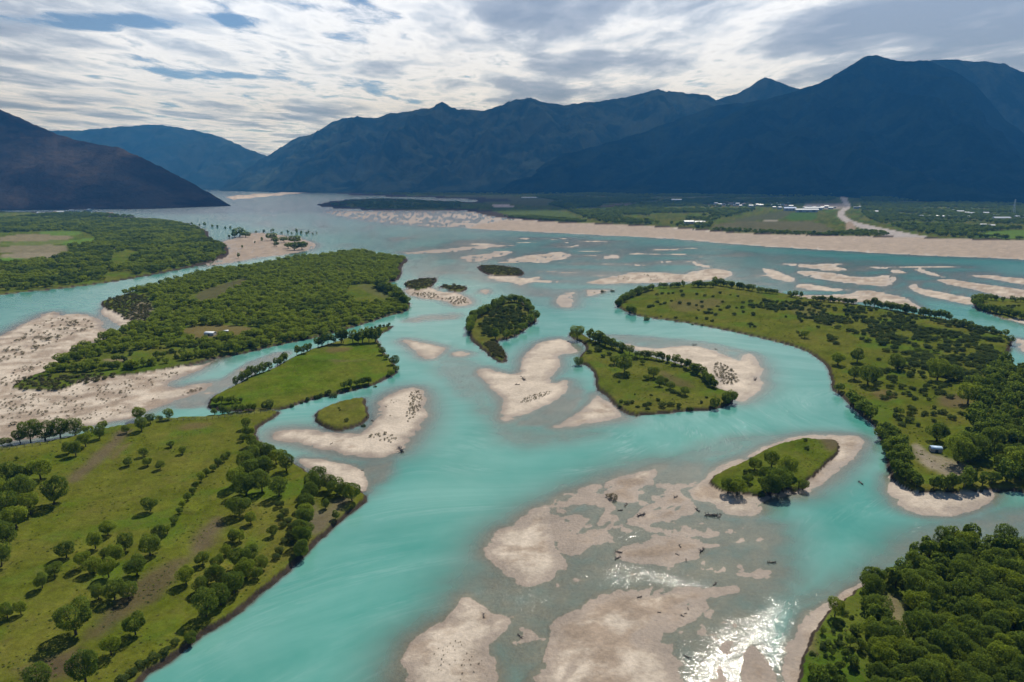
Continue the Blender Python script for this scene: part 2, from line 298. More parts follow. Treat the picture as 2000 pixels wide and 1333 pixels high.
# bars: outline, crest height (m), fall-off of the underwater slope (m), wetness 0..1
BARS = [
 ([(530,852),(540,841),(586,838),(619,842),(651,846),(711,844),(735,827),(735,792),(757,773),(784,761),(811,756),(827,763),(831,784),(832,811),(821,835),(797,868),(784,881),(743,898),(705,895),(662,887),(622,877),(581,865),(549,862)], .45, 16, 0, 'pale hook shaped sandbar around the leaf shaped islet'),
 ([(584,896),(622,897),(662,904),(692,910),(708,926),(718,945),(714,964),(675,955),(640,940),(614,928),(591,905)], .4, 9, 0, 'pale rounded sandbar at the tip of the lower left meadow'),
 ([(1019,722),(1020,700),(1041,679),(1059,668),(1086,661),(1108,665),(1130,684),(1127,692),(1095,692),(1090,700),(1095,709),(1089,722),(1070,736),(1078,749),(1108,741),(1111,754),(1095,776),(1054,798),(1027,808),(1000,818),(986,825),(978,819),(984,795),(973,771),(954,754),(938,738),(932,725),(946,719),(965,724),(1000,733)], .45, 14, 0, 'long pale sandbar below the tree ringed oval island'),
 ([(1162,771),(1173,773),(1205,800),(1224,817),(1203,820),(1162,827),(1119,836),(1089,837),(1081,834),(1108,819),(1140,800),(1157,784)], .35, 14, .35, 'triangular sandbar at the left corner of the wedge island'),
 ([(1213,671),(1243,676),(1284,682),(1324,676),(1351,675),(1392,684),(1421,695),(1446,708),(1448,692),(1467,690),(1483,706),(1492,727),(1483,740),(1497,746),(1481,763),(1459,779),(1440,786),(1424,768),(1400,760),(1389,736),(1351,719),(1297,700),(1257,690),(1230,681)], .42, 14, 0, 'curved pale sandbar wrapping the right side of the wedge island'),
 ([(1733,925),(1737,945),(1740,975),(1760,994),(1792,1006),(1825,1009),(1874,1009),(1906,997),(1935,981),(1945,955),(1850,950),(1780,940)], .4, 8, 0, 'pale crescent beach below the right meadow island'),
 ([(1378,935),(1392,914),(1450,895),(1500,870),(1560,851),(1640,849),(1680,853),(1685,864),(1672,890),(1640,922),(1600,947),(1577,966),(1500,975),(1490,985),(1489,997),(1465,1012),(1432,1010),(1416,1004),(1390,990),(1354,972),(1352,958),(1367,949)], .28, 12, .5, 'sand apron around the small islet with round trees'),
 ([(1221,1023),(1240,1004),(1270,988),(1312,962),(1328,952),(1331,965),(1341,971),(1361,994),(1344,1010),(1292,1020),(1234,1027)], .26, 8, .75, 'triangular brown sandbar left of the small tree islet'),
 ([(1178,947),(1227,926),(1276,910),(1305,906),(1292,919),(1273,936),(1250,955),(1240,965),(1244,970),(1239,980),(1214,981),(1192,970),(1175,975),(1182,958)], .24, 10, .62, 'narrow sand finger reaching up the right channel'),
 ([(1075,981),(1107,962),(1169,942),(1185,965),(1195,984),(1205,1007),(1195,1030),(1162,1059),(1123,1088),(1094,1082),(1083,1056),(1075,1020)], .03, 14, 1, 'wet gravel flat between two sandbars'),
 ([(1000,1028),(1039,997),(1068,986),(1078,997),(1075,1023),(1084,1056),(1088,1079),(1110,1098),(1107,1118),(1081,1131),(1049,1144),(1029,1147),(1000,1140),(974,1108),(948,1088),(952,1075),(965,1046),(984,1030)], .42, 16, .22, 'bright pale sandbar on the right of the main channel'),
 ([(1198,1084),(1208,1073),(1247,1059),(1286,1049),(1331,1047),(1357,1053),(1380,1064),(1422,1061),(1423,1064),(1383,1073),(1374,1084),(1341,1097),(1292,1107),(1260,1105),(1221,1099)], .3, 8, .72, 'lens shaped brown gravel bar among shallow riffles'),
 ([(1260,1147),(1283,1137),(1325,1145),(1383,1147),(1429,1144),(1445,1153),(1435,1160),(1403,1163),(1380,1186),(1357,1212),(1325,1231),(1289,1252),(1295,1260),(1318,1257),(1312,1280),(1338,1290),(1331,1313),(1340,1360),(1330,1600),(1000,1600),(1020,1340),(1065,1283),(1078,1241),(1075,1215),(1130,1189),(1156,1163),(1195,1150)], .34, 9, .52, 'broad brown sandbar at the bottom right of centre'),
 ([(768,1345),(786,1290),(809,1251),(851,1222),(883,1199),(896,1170),(919,1158),(926,1176),(948,1186),(968,1199),(1000,1212),(984,1228),(965,1244),(945,1261),(960,1290),(981,1319),(985,1350),(960,1600),(690,1600),(740,1420)], .4, 14, .3, 'pale stubbly sandbar at the bottom edge of the view'),
 ([(1452,1275),(1468,1259),(1484,1274),(1500,1296),(1516,1318),(1520,1345),(1500,1600),(1440,1600),(1452,1330),(1450,1300)], .18, 5, .8, 'small brown sand tongue at the bottom edge right of the glitter'),
 ([(1403,1280),(1409,1303),(1422,1340),(1420,1420),(1370,1420),(1383,1335),(1396,1300)], .14, 4, .8, 'narrow sand sliver at the bottom edge amid sun glitter'),
 ([(1702,1122),(1646,1158),(1610,1182),(1565,1204),(1558,1225),(1542,1251),(1532,1290),(1526,1335),(1500,1440),(1450,1600),(1560,1600),(1600,1300),(1640,1190),(1700,1150)], .3, 7, .4, 'narrow pale beach along the lower right grove'),
 ([(-300,760),(-80,690),(0,657),(27,641),(59,627),(89,612),(108,608),(115,617),(135,614),(162,613),(189,622),(207,630),(196,641),(226,652),(205,664),(162,676),(190,690),(300,715),(390,716),(432,699),(400,716),(378,728),(351,738),(320,750),(340,760),(380,752),(423,747),(402,762),(378,772),(338,788),(286,801),(257,819),(211,823),(189,831),(162,834),(119,846),(35,862),(-300,900)], .38, 16, .42, 'wide scrub dotted sand flat at the left edge'),
 ([(190,610),(215,588),(260,600),(270,640),(235,640),(215,625)], .35, 8, .2, 'sandy point at the left end of the wooded island'),
 ([(387,523),(457,513),(500,505),(550,499),(600,491),(620,479),(600,469),(560,461),(520,455),(490,455),(470,461),(450,468),(430,470),(445,482),(448,498)], .3, 25, .9, 'grey mudflat spit beyond the wooded island'),
 ([(1000,428),(1082,435),(1150,436),(1300,444),(1425,455),(1525,458),(1750,463),(2000,469),(2900,490),(2900,575),(2000,507),(1800,500),(1700,494),(1575,487),(1450,479),(1300,466),(1150,459),(1050,454),(950,449),(900,446),(940,436)], .5, 40, .95, 'long grey brown beach along the far right bank'),
 ([(620,409),(760,413),(912,412),(960,425),(1000,429),(1000,452),(950,448),(800,442),(720,433),(650,420)], .02, 60, 1, 'wet grey mudflat below the far wooded tongue'),
 ([(437,384),(470,381),(520,377),(600,375),(640,373),(600,378),(540,383),(480,389),(452,391)], .3, 60, .3, 'thin pale sand spit in the far valley'),
 ([(965,516),(985,510),(1012,502),(1050,496),(1100,492),(1125,502),(1087,510),(1025,513)], .12, 25, .5, 'braided low bar in mid river behind the scrub islet'),
 ([(890,503),(930,498),(1000,490),(1000,496),(970,503),(940,510),(925,515)], .08, 30, .5, 'faint low bar left of the braided mid river bar'),
 ([(780,494),(860,487),(930,480),(1000,478),(1010,481),(940,486),(880,493),(800,498)], .06, 30, .6, 'thin low bar off the far tip of the wooded island'),
 ([(1160,506),(1185,500),(1212,498),(1208,504),(1180,508)], .08, 25, .5, 'small flat bar in the middle of the wide water'),
 ([(945,539),(952,543),(980,552),(1000,552),(1015,562),(1060,542),(1050,540),(1025,545),(1000,538)], .2, 12, .1, 'pale sand skirt of the lone scrub islet'),
 ([(788,566),(840,560),(860,570),(900,573),(926,590),(915,598),(890,600),(870,588),(830,585),(800,578)], .22, 12, .3, 'stubbly sand skirt between the two olive scrub islets'),
 ([(935,570),(953,564),(957,571),(948,577)], .12, 10, .2, 'tiny sand patch above the oval tree ringed island'),
 ([(1142,555),(1162,547),(1200,540),(1230,532),(1287,532),(1340,537),(1355,530),(1390,524),(1425,529),(1433,537),(1412,546),(1350,551),(1200,555)], .3, 18, .4, 'long pale bar behind the right meadow island'),
 ([(1348,511),(1380,518),(1392,524),(1360,521)], .12, 12, .1, 'small sliver bar above the long pale bar'),
 ([(1530,517),(1540,513),(1587,518),(1620,515),(1663,529),(1625,530),(1575,524)], .3, 22, .5, 'uppermost tan bar right of centre near the far beach'),
 ([(1550,531),(1575,528),(1640,534),(1655,540),(1712,542),(1720,536),(1752,539),(1736,562),(1700,558),(1640,552),(1582,543)], .34, 22, .5, 'large tan bar right of centre near the far beach'),
 ([(1486,524),(1512,527),(1530,535),(1560,546),(1545,553),(1510,545),(1495,535)], .2, 14, .2, 'short ragged bar left of the large tan bar'),
 ([(1543,557),(1575,554),(1612,560),(1653,567),(1625,571),(1560,563)], .18, 14, .2, 'flat olive stained bar below the large tan bar'),
 ([(1540,575),(1600,577),(1662,574),(1687,566),(1725,572),(1775,582),(1784,592),(1807,605),(1750,599),(1687,590),(1640,592),(1580,586)], .26, 12, .5, 'tan bar touching the top of the right meadow island'),
 ([(1773,561),(1782,553),(1795,553),(1792,562),(1812,566),(1860,574),(1902,582),(1903,597),(1875,593),(1825,582),(1782,570)], .3, 14, .35, 'comma shaped pale bar left of the right edge islet'),
 ([(1823,547),(1850,545),(1900,552),(1950,559),(2000,566),(2150,590),(2150,610),(2000,586),(1962,581),(1900,566),(1850,556)], .3, 18, .5, 'long tan bar running out of the right edge'),
 ([(1880,537),(1925,536),(2000,544),(2150,560),(2150,575),(2000,557),(1950,549)], .24, 20, .5, 'farther thin tan bar running out of the right edge'),
 ([(1733,529),(1755,526),(1774,534),(1750,534)], .12, 14, .1, 'tiny bar in the right water left of the pair of long bars'),
 ([(1780,526),(1806,526),(1830,536),(1854,542),(1825,541),(1800,533)], .12, 14, .1, 'small broken bar above the comma shaped bar'),
 ([(784,667),(788,663),(797,663),(838,672),(872,679),(862,691),(838,704),(819,693),(797,677)], .3, 12, 0, 'pale heart shaped sandbar in the main channel'),
 ([(879,692),(897,685),(921,692),(892,700)], .12, 10, .1, 'tiny pale sandbar beside the heart shaped bar'),
 ([(1960,622),(2000,634),(2100,660),(2100,650),(2000,624)], .2, 8, .1, 'narrow sand rim of the right edge islet'),
 ([(1978,658),(2000,663),(2100,690),(2100,725),(2000,690),(1985,675)], .18, 8, .2, 'small sand patch at the right edge'),
 ([(1088,588),(1098,572),(1124,570),(1121,583),(1116,602),(1094,599)], .05, 20, .3, 'faint pale shoal left of the right meadow island'),
 ([(1144,566),(1160,566),(1198,567),(1175,572),(1148,581)], .07, 14, .2, 'thin shoal with two dark bushes off the right meadow island'),
]
# shoals that stay under water: outline, depth, fall-off
SHOALS = [
 ([(784,625),(838,615),(900,610),(905,622),(851,627),(797,631)], -.10, 10),
 ([(405,760),(460,722),(500,702),(565,683),(573,692),(520,716),(470,747),(430,772),(405,795),(350,800),(330,792),(378,771)], -.07, 5),
 ([(1380,1070),(1440,1075),(1500,1080),(1535,1095),(1480,1117),(1400,1120),(1340,1102)], -.05, 8),
 ([(880,1165),(960,1050),(1060,970),(1200,912),(1320,893),(1400,905),(1400,1000),(1530,1015),(1535,1060),(1560,1130),(1520,1180),(1500,1340),(1300,1400),(1000,1400),(960,1250)], -.065, 22),
 ([(1520,1180),(1600,1150),(1700,1090),(1770,1040),(1860,1010),(2000,990),(2150,1010),(2000,1090),(1850,1070),(1740,1120),(1640,1165),(1560,1205)], -.18, 14),
 ([(800,500),(880,468),(1000,460),(1300,476),(1600,505),(2000,525),(2200,620),(1950,590),(1600,572),(1420,552),(1200,562),(1100,600),(1000,575),(930,540),(860,540),(800,545),(790,520)], -.36, 60),
 ([(560,500),(700,470),(860,480),(900,500),(800,500),(760,490),(640,492)], -.5, 60),
 ([(600,410),(640,420),(720,436),(800,446),(950,456),(1000,470),(800,480),(600,455),(480,440),(420,425),(480,405)], -.75, 80),
 ([(250,590),(190,622),(235,630),(225,655),(160,680),(120,684),(210,640),(180,610),(200,590)], -.12, 6),
 ([(840,700),(930,700),(950,760),(985,830),(1080,840),(1200,822),(1160,860),(1000,880),(930,800),(880,760)], -.38, 14),
 ([(1130,650),(1240,655),(1400,670),(1470,690),(1400,690),(1240,672)], -.22, 10),
 ([(1110,740),(1150,770),(1120,815),(1060,835),(1000,830),(1060,800)], -.14, 8),
 ([(1280,900),(1400,860),(1480,850),(1580,842),(1400,900)], -.35, 10),
 ([(700,900),(790,885),(760,940),(718,960),(700,930)], -.16, 8),
]
RAPIDS = [[(1080,860),(1250,840),(1420,820),(1560,780),(1600,830),(1480,860),(1300,905),(1180,935),(1060,975)],
 [(1110,1130),(1190,1088),(1300,1108),(1400,1150),(1260,1142),(1180,1155)], [(900,1160),(980,1135),(1100,1150),(1060,1215),(980,1215)],
 [(1350,1310),(1400,1260),(1450,1215),(1490,1190),(1530,1180),(1520,1290),(1450,1290),(1400,1345)],
 [(1740,985),(1800,1010),(1850,1040),(1780,1070),(1745,1020)], [(1500,1160),(1590,1145),(1660,1130),(1560,1210),(1510,1290)],
 [(1190,1035),(1290,1022),(1300,1045),(1220,1062)], [(1010,600),(1060,560),(1120,640),(1300,680),(1150,650)], [(1880,1000),(1960,1000),(2000,1060),(1950,1040)],
 [(1180,650),(1330,665),(1400,680),(1250,672)], [(980,880),(1080,845),(1220,822),(1300,830),(1100,870),(1000,900)]]
FIELDS = [  # (outline, colour): ploughed, stubble and crop strips on the two far banks
 ([(0,462),(120,456),(150,470),(0,476)], (.17,.145,.085)), ([(0,476),(150,469),(128,480),(0,482)], (.10,.125,.035)), ([(0,482),(128,479),(135,495),(0,498)], (.16,.14,.085)),
 ([(0,498),(135,494),(100,507),(0,507)], (.19,.165,.11)), ([(-120,506),(60,505),(15,515),(-120,520)], (.075,.15,.02)), ([(60,455),(155,452),(160,460),(110,462)], (.085,.14,.025)), ([(118,474),(180,466),(185,474),(130,482)], (.085,.145,.022)),
 ([(-300,458),(0,455),(0,500),(-300,505)], (.15,.13,.075)),
 ([(1500,418),(1560,411),(1520,432),(1478,432),(1400,436)], (.062,.068,.034)), ([(1548,415),(1593,416),(1598,431),(1528,431)], (.045,.085,.018)), ([(1400,437),(1478,433),(1600,433),(1640,458),(1480,455),(1385,450)], (.085,.080,.042)),
 ([(1488,431),(1526,431),(1512,434),(1492,433)], (.22,.20,.16)), ([(1440,438),(1478,436),(1470,450),(1430,446)], (.075,.075,.04)),
 ([(915,412),(1010,408),(1100,412),(1140,432),(1080,435),(1025,429),(960,422)], (.062,.085,.022)), ([(800,386),(920,382),(1000,384),(1090,392),(1070,404),(960,398),(930,393),(860,388)], (.075,.080,.035)),
 ([(960,400),(1004,402),(1003,406),(966,406)], (.36,.30,.29)), ([(1370,403),(1440,402),(1450,406),(1360,406)], (.12,.095,.06)), ([(1300,391),(1400,391),(1400,394),(1300,394)], (.11,.105,.05)),
 ([(1170,402),(1240,401),(1245,405),(1175,406)], (.12,.09,.065)),
 ([(1640,372),(1668,372),(1660,388),(1652,398),(1664,408),(1645,418),(1662,432),(1700,442),(1750,452),(1800,462),(1860,470),(1740,466),(1690,450),(1648,436),(1632,420),(1650,405),(1638,394)], (.30,.27,.25)),
 ([(1560,404),(1640,402),(1660,410),(1580,412)], (.22,.19,.165)), ([(1650,436),(1665,434),(1672,450),(1655,458)], (.22,.17,.125)),
 ([(1880,462),(1950,452),(2010,450),(2300,460),(2300,478),(2000,469)], (.075,.125,.020)),
]
DIRT = [  # bare earth patches in the turf (outline, colour, edge softness m)
 ([(130,945),(150,925),(190,890),(225,850),(262,842),(245,865),(215,895),(175,930),(150,948)], (.105,.080,.050)), ([(380,1050),(425,1015),(438,1030),(420,1065),(395,1085),(370,1100)], (.095,.072,.045)),
 ([(290,1130),(350,1095),(385,1090),(330,1150),(260,1200),(200,1250),(160,1262),(220,1190)], (.085,.066,.036)), ([(100,1290),(160,1270),(150,1320),(60,1340),(0,1320)], (.085,.060,.038)),
 ([(230,880),(260,868),(240,890),(215,905)], (.120,.085,.045)), ([(360,832),(430,828),(400,842),(355,845)], (.110,.085,.036)),
 ([(600,960),(625,1000),(640,1030),(612,1060),(600,1020)], (.12,.105,.07)), ([(630,990),(670,975),(705,975),(650,1025),(620,1050)], (.115,.095,.06)),
 ([(356,645),(400,638),(500,642),(500,652),(432,660),(378,668)], (.130,.100,.042)), ([(190,706),(260,704),(230,712)], (.20,.16,.10)),
 ([(640,682),(690,682),(680,690),(640,692)], (.115,.090,.036)), ([(640,706),(690,708),(720,706),(660,714)], (.110,.095,.040)),
 ([(1500,590),(1600,605),(1640,640),(1610,640),(1560,618)], (.095,.095,.030)), ([(1300,590),(1420,585),(1400,605),(1320,615)], (.100,.088,.030)), ([(1690,768),(1740,765),(1760,785),(1720,790)], (.110,.085,.035)),
 ([(1830,780),(1890,770),(1900,800),(1840,800)], (.105,.080,.040)), ([(1780,865),(1820,900),(1850,930),(1800,925)], (.25,.21,.165)), ([(1800,885),(1850,900),(1900,925),(1860,945),(1815,925)], (.20,.17,.125)),
 ([(1290,725),(1330,745),(1370,765),(1320,760),(1290,745)], (.085,.072,.030)), ([(1725,1175),(1745,1175),(1765,1235),(1750,1245),(1730,1215)], (.17,.14,.085)), ([(1572,1225),(1600,1195),(1618,1200),(1600,1240),(1580,1290)], (.17,.12,.07)),
 ([(380,575),(475,545),(482,553),(420,595),(388,600)], (.075,.070,.035)), ([(1600,852),(1644,868),(1635,890),(1610,895)], (.090,.070,.042)), ([(240,640),(262,590),(300,596),(292,635)], (.17,.14,.10)),
 ([(690,560),(725,556),(770,590),(745,585)], (.085,.090,.030)),
]

# plan grid: rows get wider apart with distance
STEP = 2.8
py_rows = np.concatenate([np.arange(1600, 372, -STEP)])
y_rows = g2(1000.0, py_rows)[1]
y_rows = np.concatenate([[30.0, 60.0, 80.0], y_rows[y_rows > 90], y_rows[-1] * np.geomspace(1.06, 4.0, 22)])
t_cols = np.arange(-1.0, 1.0001, STEP / CF)
YY, TT = np.meshgrid(y_rows, t_cols, indexing='ij'); XX = TT * (YY + 12.0)
nr, nc = XX.shape
X = XX.ravel(); Y = YY.ravel()

def shape_noise(X, Y):
    return fbm(X, Y, 26, 4) , fbm(X, Y, 6, 3, 9.0)
def height(X, Y, full=True):
    """ground height, owner id and the masks used for colouring"""
    n = len(X); D0 = depth_of(X, Y)
    nb, ns = shape_noise(X, Y); fn = fbm(X, Y, 1.7, 2, 14.0)
    ca, sa = math.cos(.9), math.sin(.9); chan = sstep(.62, .90, ridged((X * ca + Y * sa) * .35, -X * sa + Y * ca, 21, 3, 33.0) + .25 * fbm(X, Y, 9, 3, 34.0))
    amp = np.clip(D0 * .0075, 1.7, 9)
    Z = -1.5 + .35 * fbm(X, Y, 40, 3, 4.0)
    low = fbm(X, Y, 5.0, 4, 2.0, .55); strk = fbm(X * .35 + Y * .1, Y, 16, 4, 8.0)
    own = np.full(n, -1); dgrass = np.full(n, 1e9); wetf = np.zeros(n); turf = np.zeros((n, 3)); dsand = np.full(n, 1e9); dI = np.full(n, 1e9)
    def cull(poly, m):
        (x0, y0), (x1, y1) = poly.min(0), poly.max(0)
        return np.where((X > x0 - m) & (X < x1 + m) & (Y > y0 - m) & (Y < y1 + m))[0]
    st2 = fbm(X * .22 + Y * .04, Y, 30, 4, 18.0, .58)
    for P, top, out in SHOALS:
        poly = gpoly(P); idx = cull(poly, out * 1.3)
        if not len(idx): continue
        d = sdf(poly, X[idx], Y[idx]) + amp[idx] * (1.4 * nb[idx] + .5 * ns[idx])
        f = sstep(out, -out * .4, d)
        Z[idx] = np.where(f > 0, np.maximum(Z[idx], (1 - f) * -1.5 + f * (top + .62 * strk[idx] * max(.33, -top * 1.6) + .18 * low[idx] + (1.15 * st2[idx] if out >= 60 else 0))), Z[idx])
    for k, (P, top, out, wet, lab) in enumerate(BARS):
        poly = gpoly(P); idx = cull(poly, out + 12)
        if not len(idx): continue
        a = amp[idx]
        d = sdf(poly, X[idx], Y[idx]) + a * (.6 * nb[idx] + .5 * ns[idx]) + .5 * fn[idx]
        sl = .034 if out < 20 else .014
        zi = np.minimum(top, .01 - d * sl)
        zo = .01 - 1.3 * (d / out) ** .8 if False else .01 - 1.3 * np.clip(d, 0, None) / out
        z = np.where(d < 0, zi, zo) - chan[idx] * (.06 + .20 * wet) * sstep(1, -6, d) + (.10 * low[idx] + .16 * strk[idx]) * sstep(out * .5, -2, d)
        up = z > Z[idx]
        Z[idx] = np.where(up, z, Z[idx])
        own[idx] = np.where(up & (d < 0), 100 + k, own[idx])
        wetf[idx] = np.where(up & (d < out), wet, wetf[idx]); dsand[idx] = np.minimum(dsand[idx], d)
    for k, (nm, (P, col, lab)) in enumerate(ISLANDS.items()):
        poly = gpoly(P); idx = cull(poly, 30)
        if not len(idx): continue
        d = sdf(poly, X[idx], Y[idx]) + np.clip(amp[idx], .6, 5) * (.42 * nb[idx] + .42 * ns[idx]) + .35 * fn[idx]
        w = np.maximum(np.clip(D0[idx] * .006, 1.4, 9), np.where(D0[idx] > 700, D0[idx] ** 2 * 1.9e-5, 0))
        top = 1.15 if k not in (11, 12, 13) else .6
        z = (top + .25 * nb[idx] + .06 * ns[idx]) * sstep(0.0, -w, d) + np.where(d > 0, -d * .9, 0)
        up = (z > Z[idx]) & (d < w); dI[idx] = np.minimum(dI[idx], d / w)
        Z[idx] = np.where(up, z, Z[idx])
        m = up & (d < 0)
        own[idx] = np.where(m, k, own[idx]); dgrass[idx] = np.where(m, d + w * .75, dgrass[idx])
        turf[idx] = np.where(m[:, None], col, turf[idx])
    # the valley floor climbs gently to the foot of the mountains on the right
    rise = sstep(1700, 5200, Y) * sstep(-200, 2600, X) * 60
    Z = Z + np.where(own == 10, rise, 0)
    return Z, own, dgrass, wetf, turf, low, strk, nb, ns, dI
Z, OWN, DG, WETF, TURF, LOW, STRK, NB, NS, DI = height(X, Y)

# base colours
dry = np.array([.440, .376, .302]); wetc = np.array([.215, .172, .135]); mud = np.array([.23, .185, .155]); earth = np.array([.046, .036, .027])
n_c = fbm(X, Y, 14, 5, 21.0, .6); n_d = fbm(X, Y, 45, 4, 31.0)
n_p = fbm(X * .6 + Y * .35, Y * .8 - X * .3, 11, 5, 25.0, .62)
damp = sstep(-.12, .34, n_p + (WETF - .32) * 1.0)                       # damp brown silt spread over the bars in patches
wetness = np.clip(sstep(.20, .02, Z + .08 * n_c), 0, 1)
sand = dry * (1 + .22 * n_c[:, None]); brown = np.array([.262, .206, .155]) * (1 + .25 * n_c[:, None])
C = sand * (1 - damp[:, None]) + brown * damp[:, None]
C = C * (1 - .9 * wetness[:, None]) + (wetc * (1 + .25 * n_c[:, None])) * .9 * wetness[:, None]
wetness = np.clip(wetness + .35 * damp, 0, 1)
foot = (sstep(1.6, .2, DI) * (OWN < 100))[:, None]; C = C * (1 - foot) + earth * 1.3 * foot          # slumped earth at the foot of the cut banks
isl = OWN; g = (isl >= 0) & (isl < 100)
grassy = np.where(g, sstep(.35, -.35, DG / np.clip(depth_of(X, Y) * .002, .3, 4)), 0)
n_t = fbm(X, Y, 2.6, 4, 27.0, .6)
tc = TURF * np.array([1.0, 1.16, .50]) * (1 + .5 * n_c[:, None] + .35 * n_d[:, None] + .45 * n_t[:, None])
warm = np.clip(.5 + 1.1 * n_d + .6 * n_c, 0, 1)[:, None]
tc = tc * (1 - .6 * warm) + np.array([.108, .088, .022]) * (1 + .5 * n_t[:, None]) * (.6 * warm)
lush = sstep(.05, .38, fbm(X, Y, 22, 4, 51.0))[:, None] * .6
tc = tc * (1 - lush) + np.array([.058, .108, .010]) * lush
def paint(P, col, soft, f0=1.0, where=None):
    poly = gpoly(P); (x0, y0), (x1, y1) = poly.min(0) - soft * 3, poly.max(0) + soft * 3
    idx = np.where((X > x0) & (X < x1) & (Y > y0) & (Y < y1))[0]
    if not len(idx): return
    d = sdf(poly, X[idx], Y[idx]) + soft * 1.3 * (NB[idx] + .8 * n_c[idx])
    f = (sstep(soft, -soft, d) * f0)[:, None]
    tc[idx] = tc[idx] * (1 - f) + np.array(col) * (1 + .25 * n_c[idx][:, None]) * f
for P, c in FIELDS: paint(P, c, 2.5)
for P, c in DIRT: paint(P, c, 2.2, .85)
gm = g[:, None]; gg = grassy[:, None]
C = np.where(gm, tc * gg + earth * (1 - gg), C)
C = np.clip(C, .004, .9)
GR = grassy * np.where(isl == 10, .3, 1.0); WET = np.where(g, 0, wetness)

idg = np.arange(nr * nc).reshape(nr, nc)
QF = np.stack([idg[:-1, :-1], idg[:-1, 1:], idg[1:, 1:], idg[1:, :-1]], -1).reshape(-1, 4)
PTS = np.stack([X, Y, Z], 1)
fown = np.max(OWN[QF], 1)
fown = np.where((OWN[QF] == OWN[QF][:, :1]).all(1), OWN[QF][:, 0], np.where((OWN[QF] >= 0).sum(1) >= 2, fown, -1))
def ground_piece(name, sel, label, cat):
    F = QF[sel]
    if not len(F): return
    u, inv = np.unique(F, return_inverse=True); inv = inv.reshape(F.shape)
    me = mesh_np(name, PTS[u], inv, [M_GROUND])
    attr(me, 'tint', np.concatenate([C[u], np.ones((len(u), 1))], 1), 'FLOAT_COLOR'); attr(me, 'grass', GR[u]); attr(me, 'wet', WET[u])
    o = link(bpy.data.objects.new(name, me)); tag(o, label, cat, None, 'structure'); return o
ground_piece('riverbed', fown == -1, 'sandy bed of the braided river under and between the channels', 'river bed')
for k, (nm, (P, col, lab)) in enumerate(ISLANDS.items()):
    ground_piece(nm.split('.')[0], fown == k, lab, 'island' if 'bank' not in nm and nm != 'left_meadow' else 'river bank')
for k, b in enumerate(BARS): ground_piece('sandbar', fown == 100 + k, b[4], 'sandbar')

# ------------------------------------------------------------------ water
s2 = slice(None, None, 2)
ri = np.unique(np.concatenate([np.arange(0, nr, 2), [nr - 1]])); ci = np.unique(np.concatenate([np.arange(0, nc, 2), [nc - 1]]))
wid = idg[np.ix_(ri, ci)]; WX = X[wid].ravel(); WY = Y[wid].ravel(); WZ = Z[wid].ravel()
wi = np.arange(wid.size).reshape(wid.shape)
WF = np.stack([wi[:-1, :-1], wi[:-1, 1:], wi[1:, 1:], wi[1:, :-1]], -1).reshape(-1, 4)
keep = (WZ[WF].min(1) < .12); WF = WF[keep]; u, inv = np.unique(WF, return_inverse=True); WF = inv.reshape(WF.shape)
WX, WY, WZ = WX[u], WY[u], WZ[u]
rap = np.zeros(len(WX))
for k_, P in enumerate(RAPIDS):
    poly = gpoly(P); rap = np.maximum(rap, (.25 if k_ == 5 else .85) * sstep(6, -8, sdf(poly, WX, WY) + 5 * fbm(WX, WY, 9, 3, 63.0)))
wo = bpy.data.objects.new('river_water', mesh_np('river_water', np.stack([WX, WY, np.zeros(len(WX))], 1), WF, [M_WATER]))
attr(wo.data, 'depth', np.clip(-WZ, 0, 3)); attr(wo.data, 'rapid', np.maximum(rap, sstep(900, 1900, WY))); attr(wo.data, 'open', sstep(900, 2200, WY))
ang = .55 * fbm(WX, WY, 220, 2, 61.0) + np.where(WY < 330, .75, .1)     # current direction: down the frame to the left, level farther off
fl = np.stack([(WX * np.cos(ang) + WY * np.sin(ang)) * .02, (-WX * np.sin(ang) + WY * np.cos(ang)) * .04, 0 * WX], 1)
attr(wo.data, 'flow', fl, 'FLOAT_VECTOR')
link(wo); tag(wo, 'milky turquoise river water in many braided channels', 'river', None, 'structure')

# a height lookup for standing things on the ground
def ground_z(x, y):
    x = np.atleast_1d(np.asarray(x, float)); y = np.atleast_1d(np.asarray(y, float))
    r = np.interp(y, y_rows, np.arange(nr)); t = x / (y + 12.0)
    c = np.clip((t - t_cols[0]) / (t_cols[1] - t_cols[0]), 0, nc - 1.001)
    r = np.clip(r, 0, nr - 1.001); r0 = r.astype(int); c0 = c.astype(int); fr = r - r0; fc = c - c0
    Zg = Z.reshape(nr, nc)
    return (Zg[r0, c0] * (1 - fr) * (1 - fc) + Zg[r0 + 1, c0] * fr * (1 - fc) + Zg[r0, c0 + 1] * (1 - fr) * fc + Zg[r0 + 1, c0 + 1] * fr * fc)
def ground_owner(x, y):
    r = np.clip(np.rint(np.interp(y, y_rows, np.arange(nr))).astype(int), 0, nr - 1)
    c = np.clip(np.rint((np.asarray(x) / (np.asarray(y) + 12.0) - t_cols[0]) / (t_cols[1] - t_cols[0])).astype(int), 0, nc - 1)
    return OWN.reshape(nr, nc)[r, c]

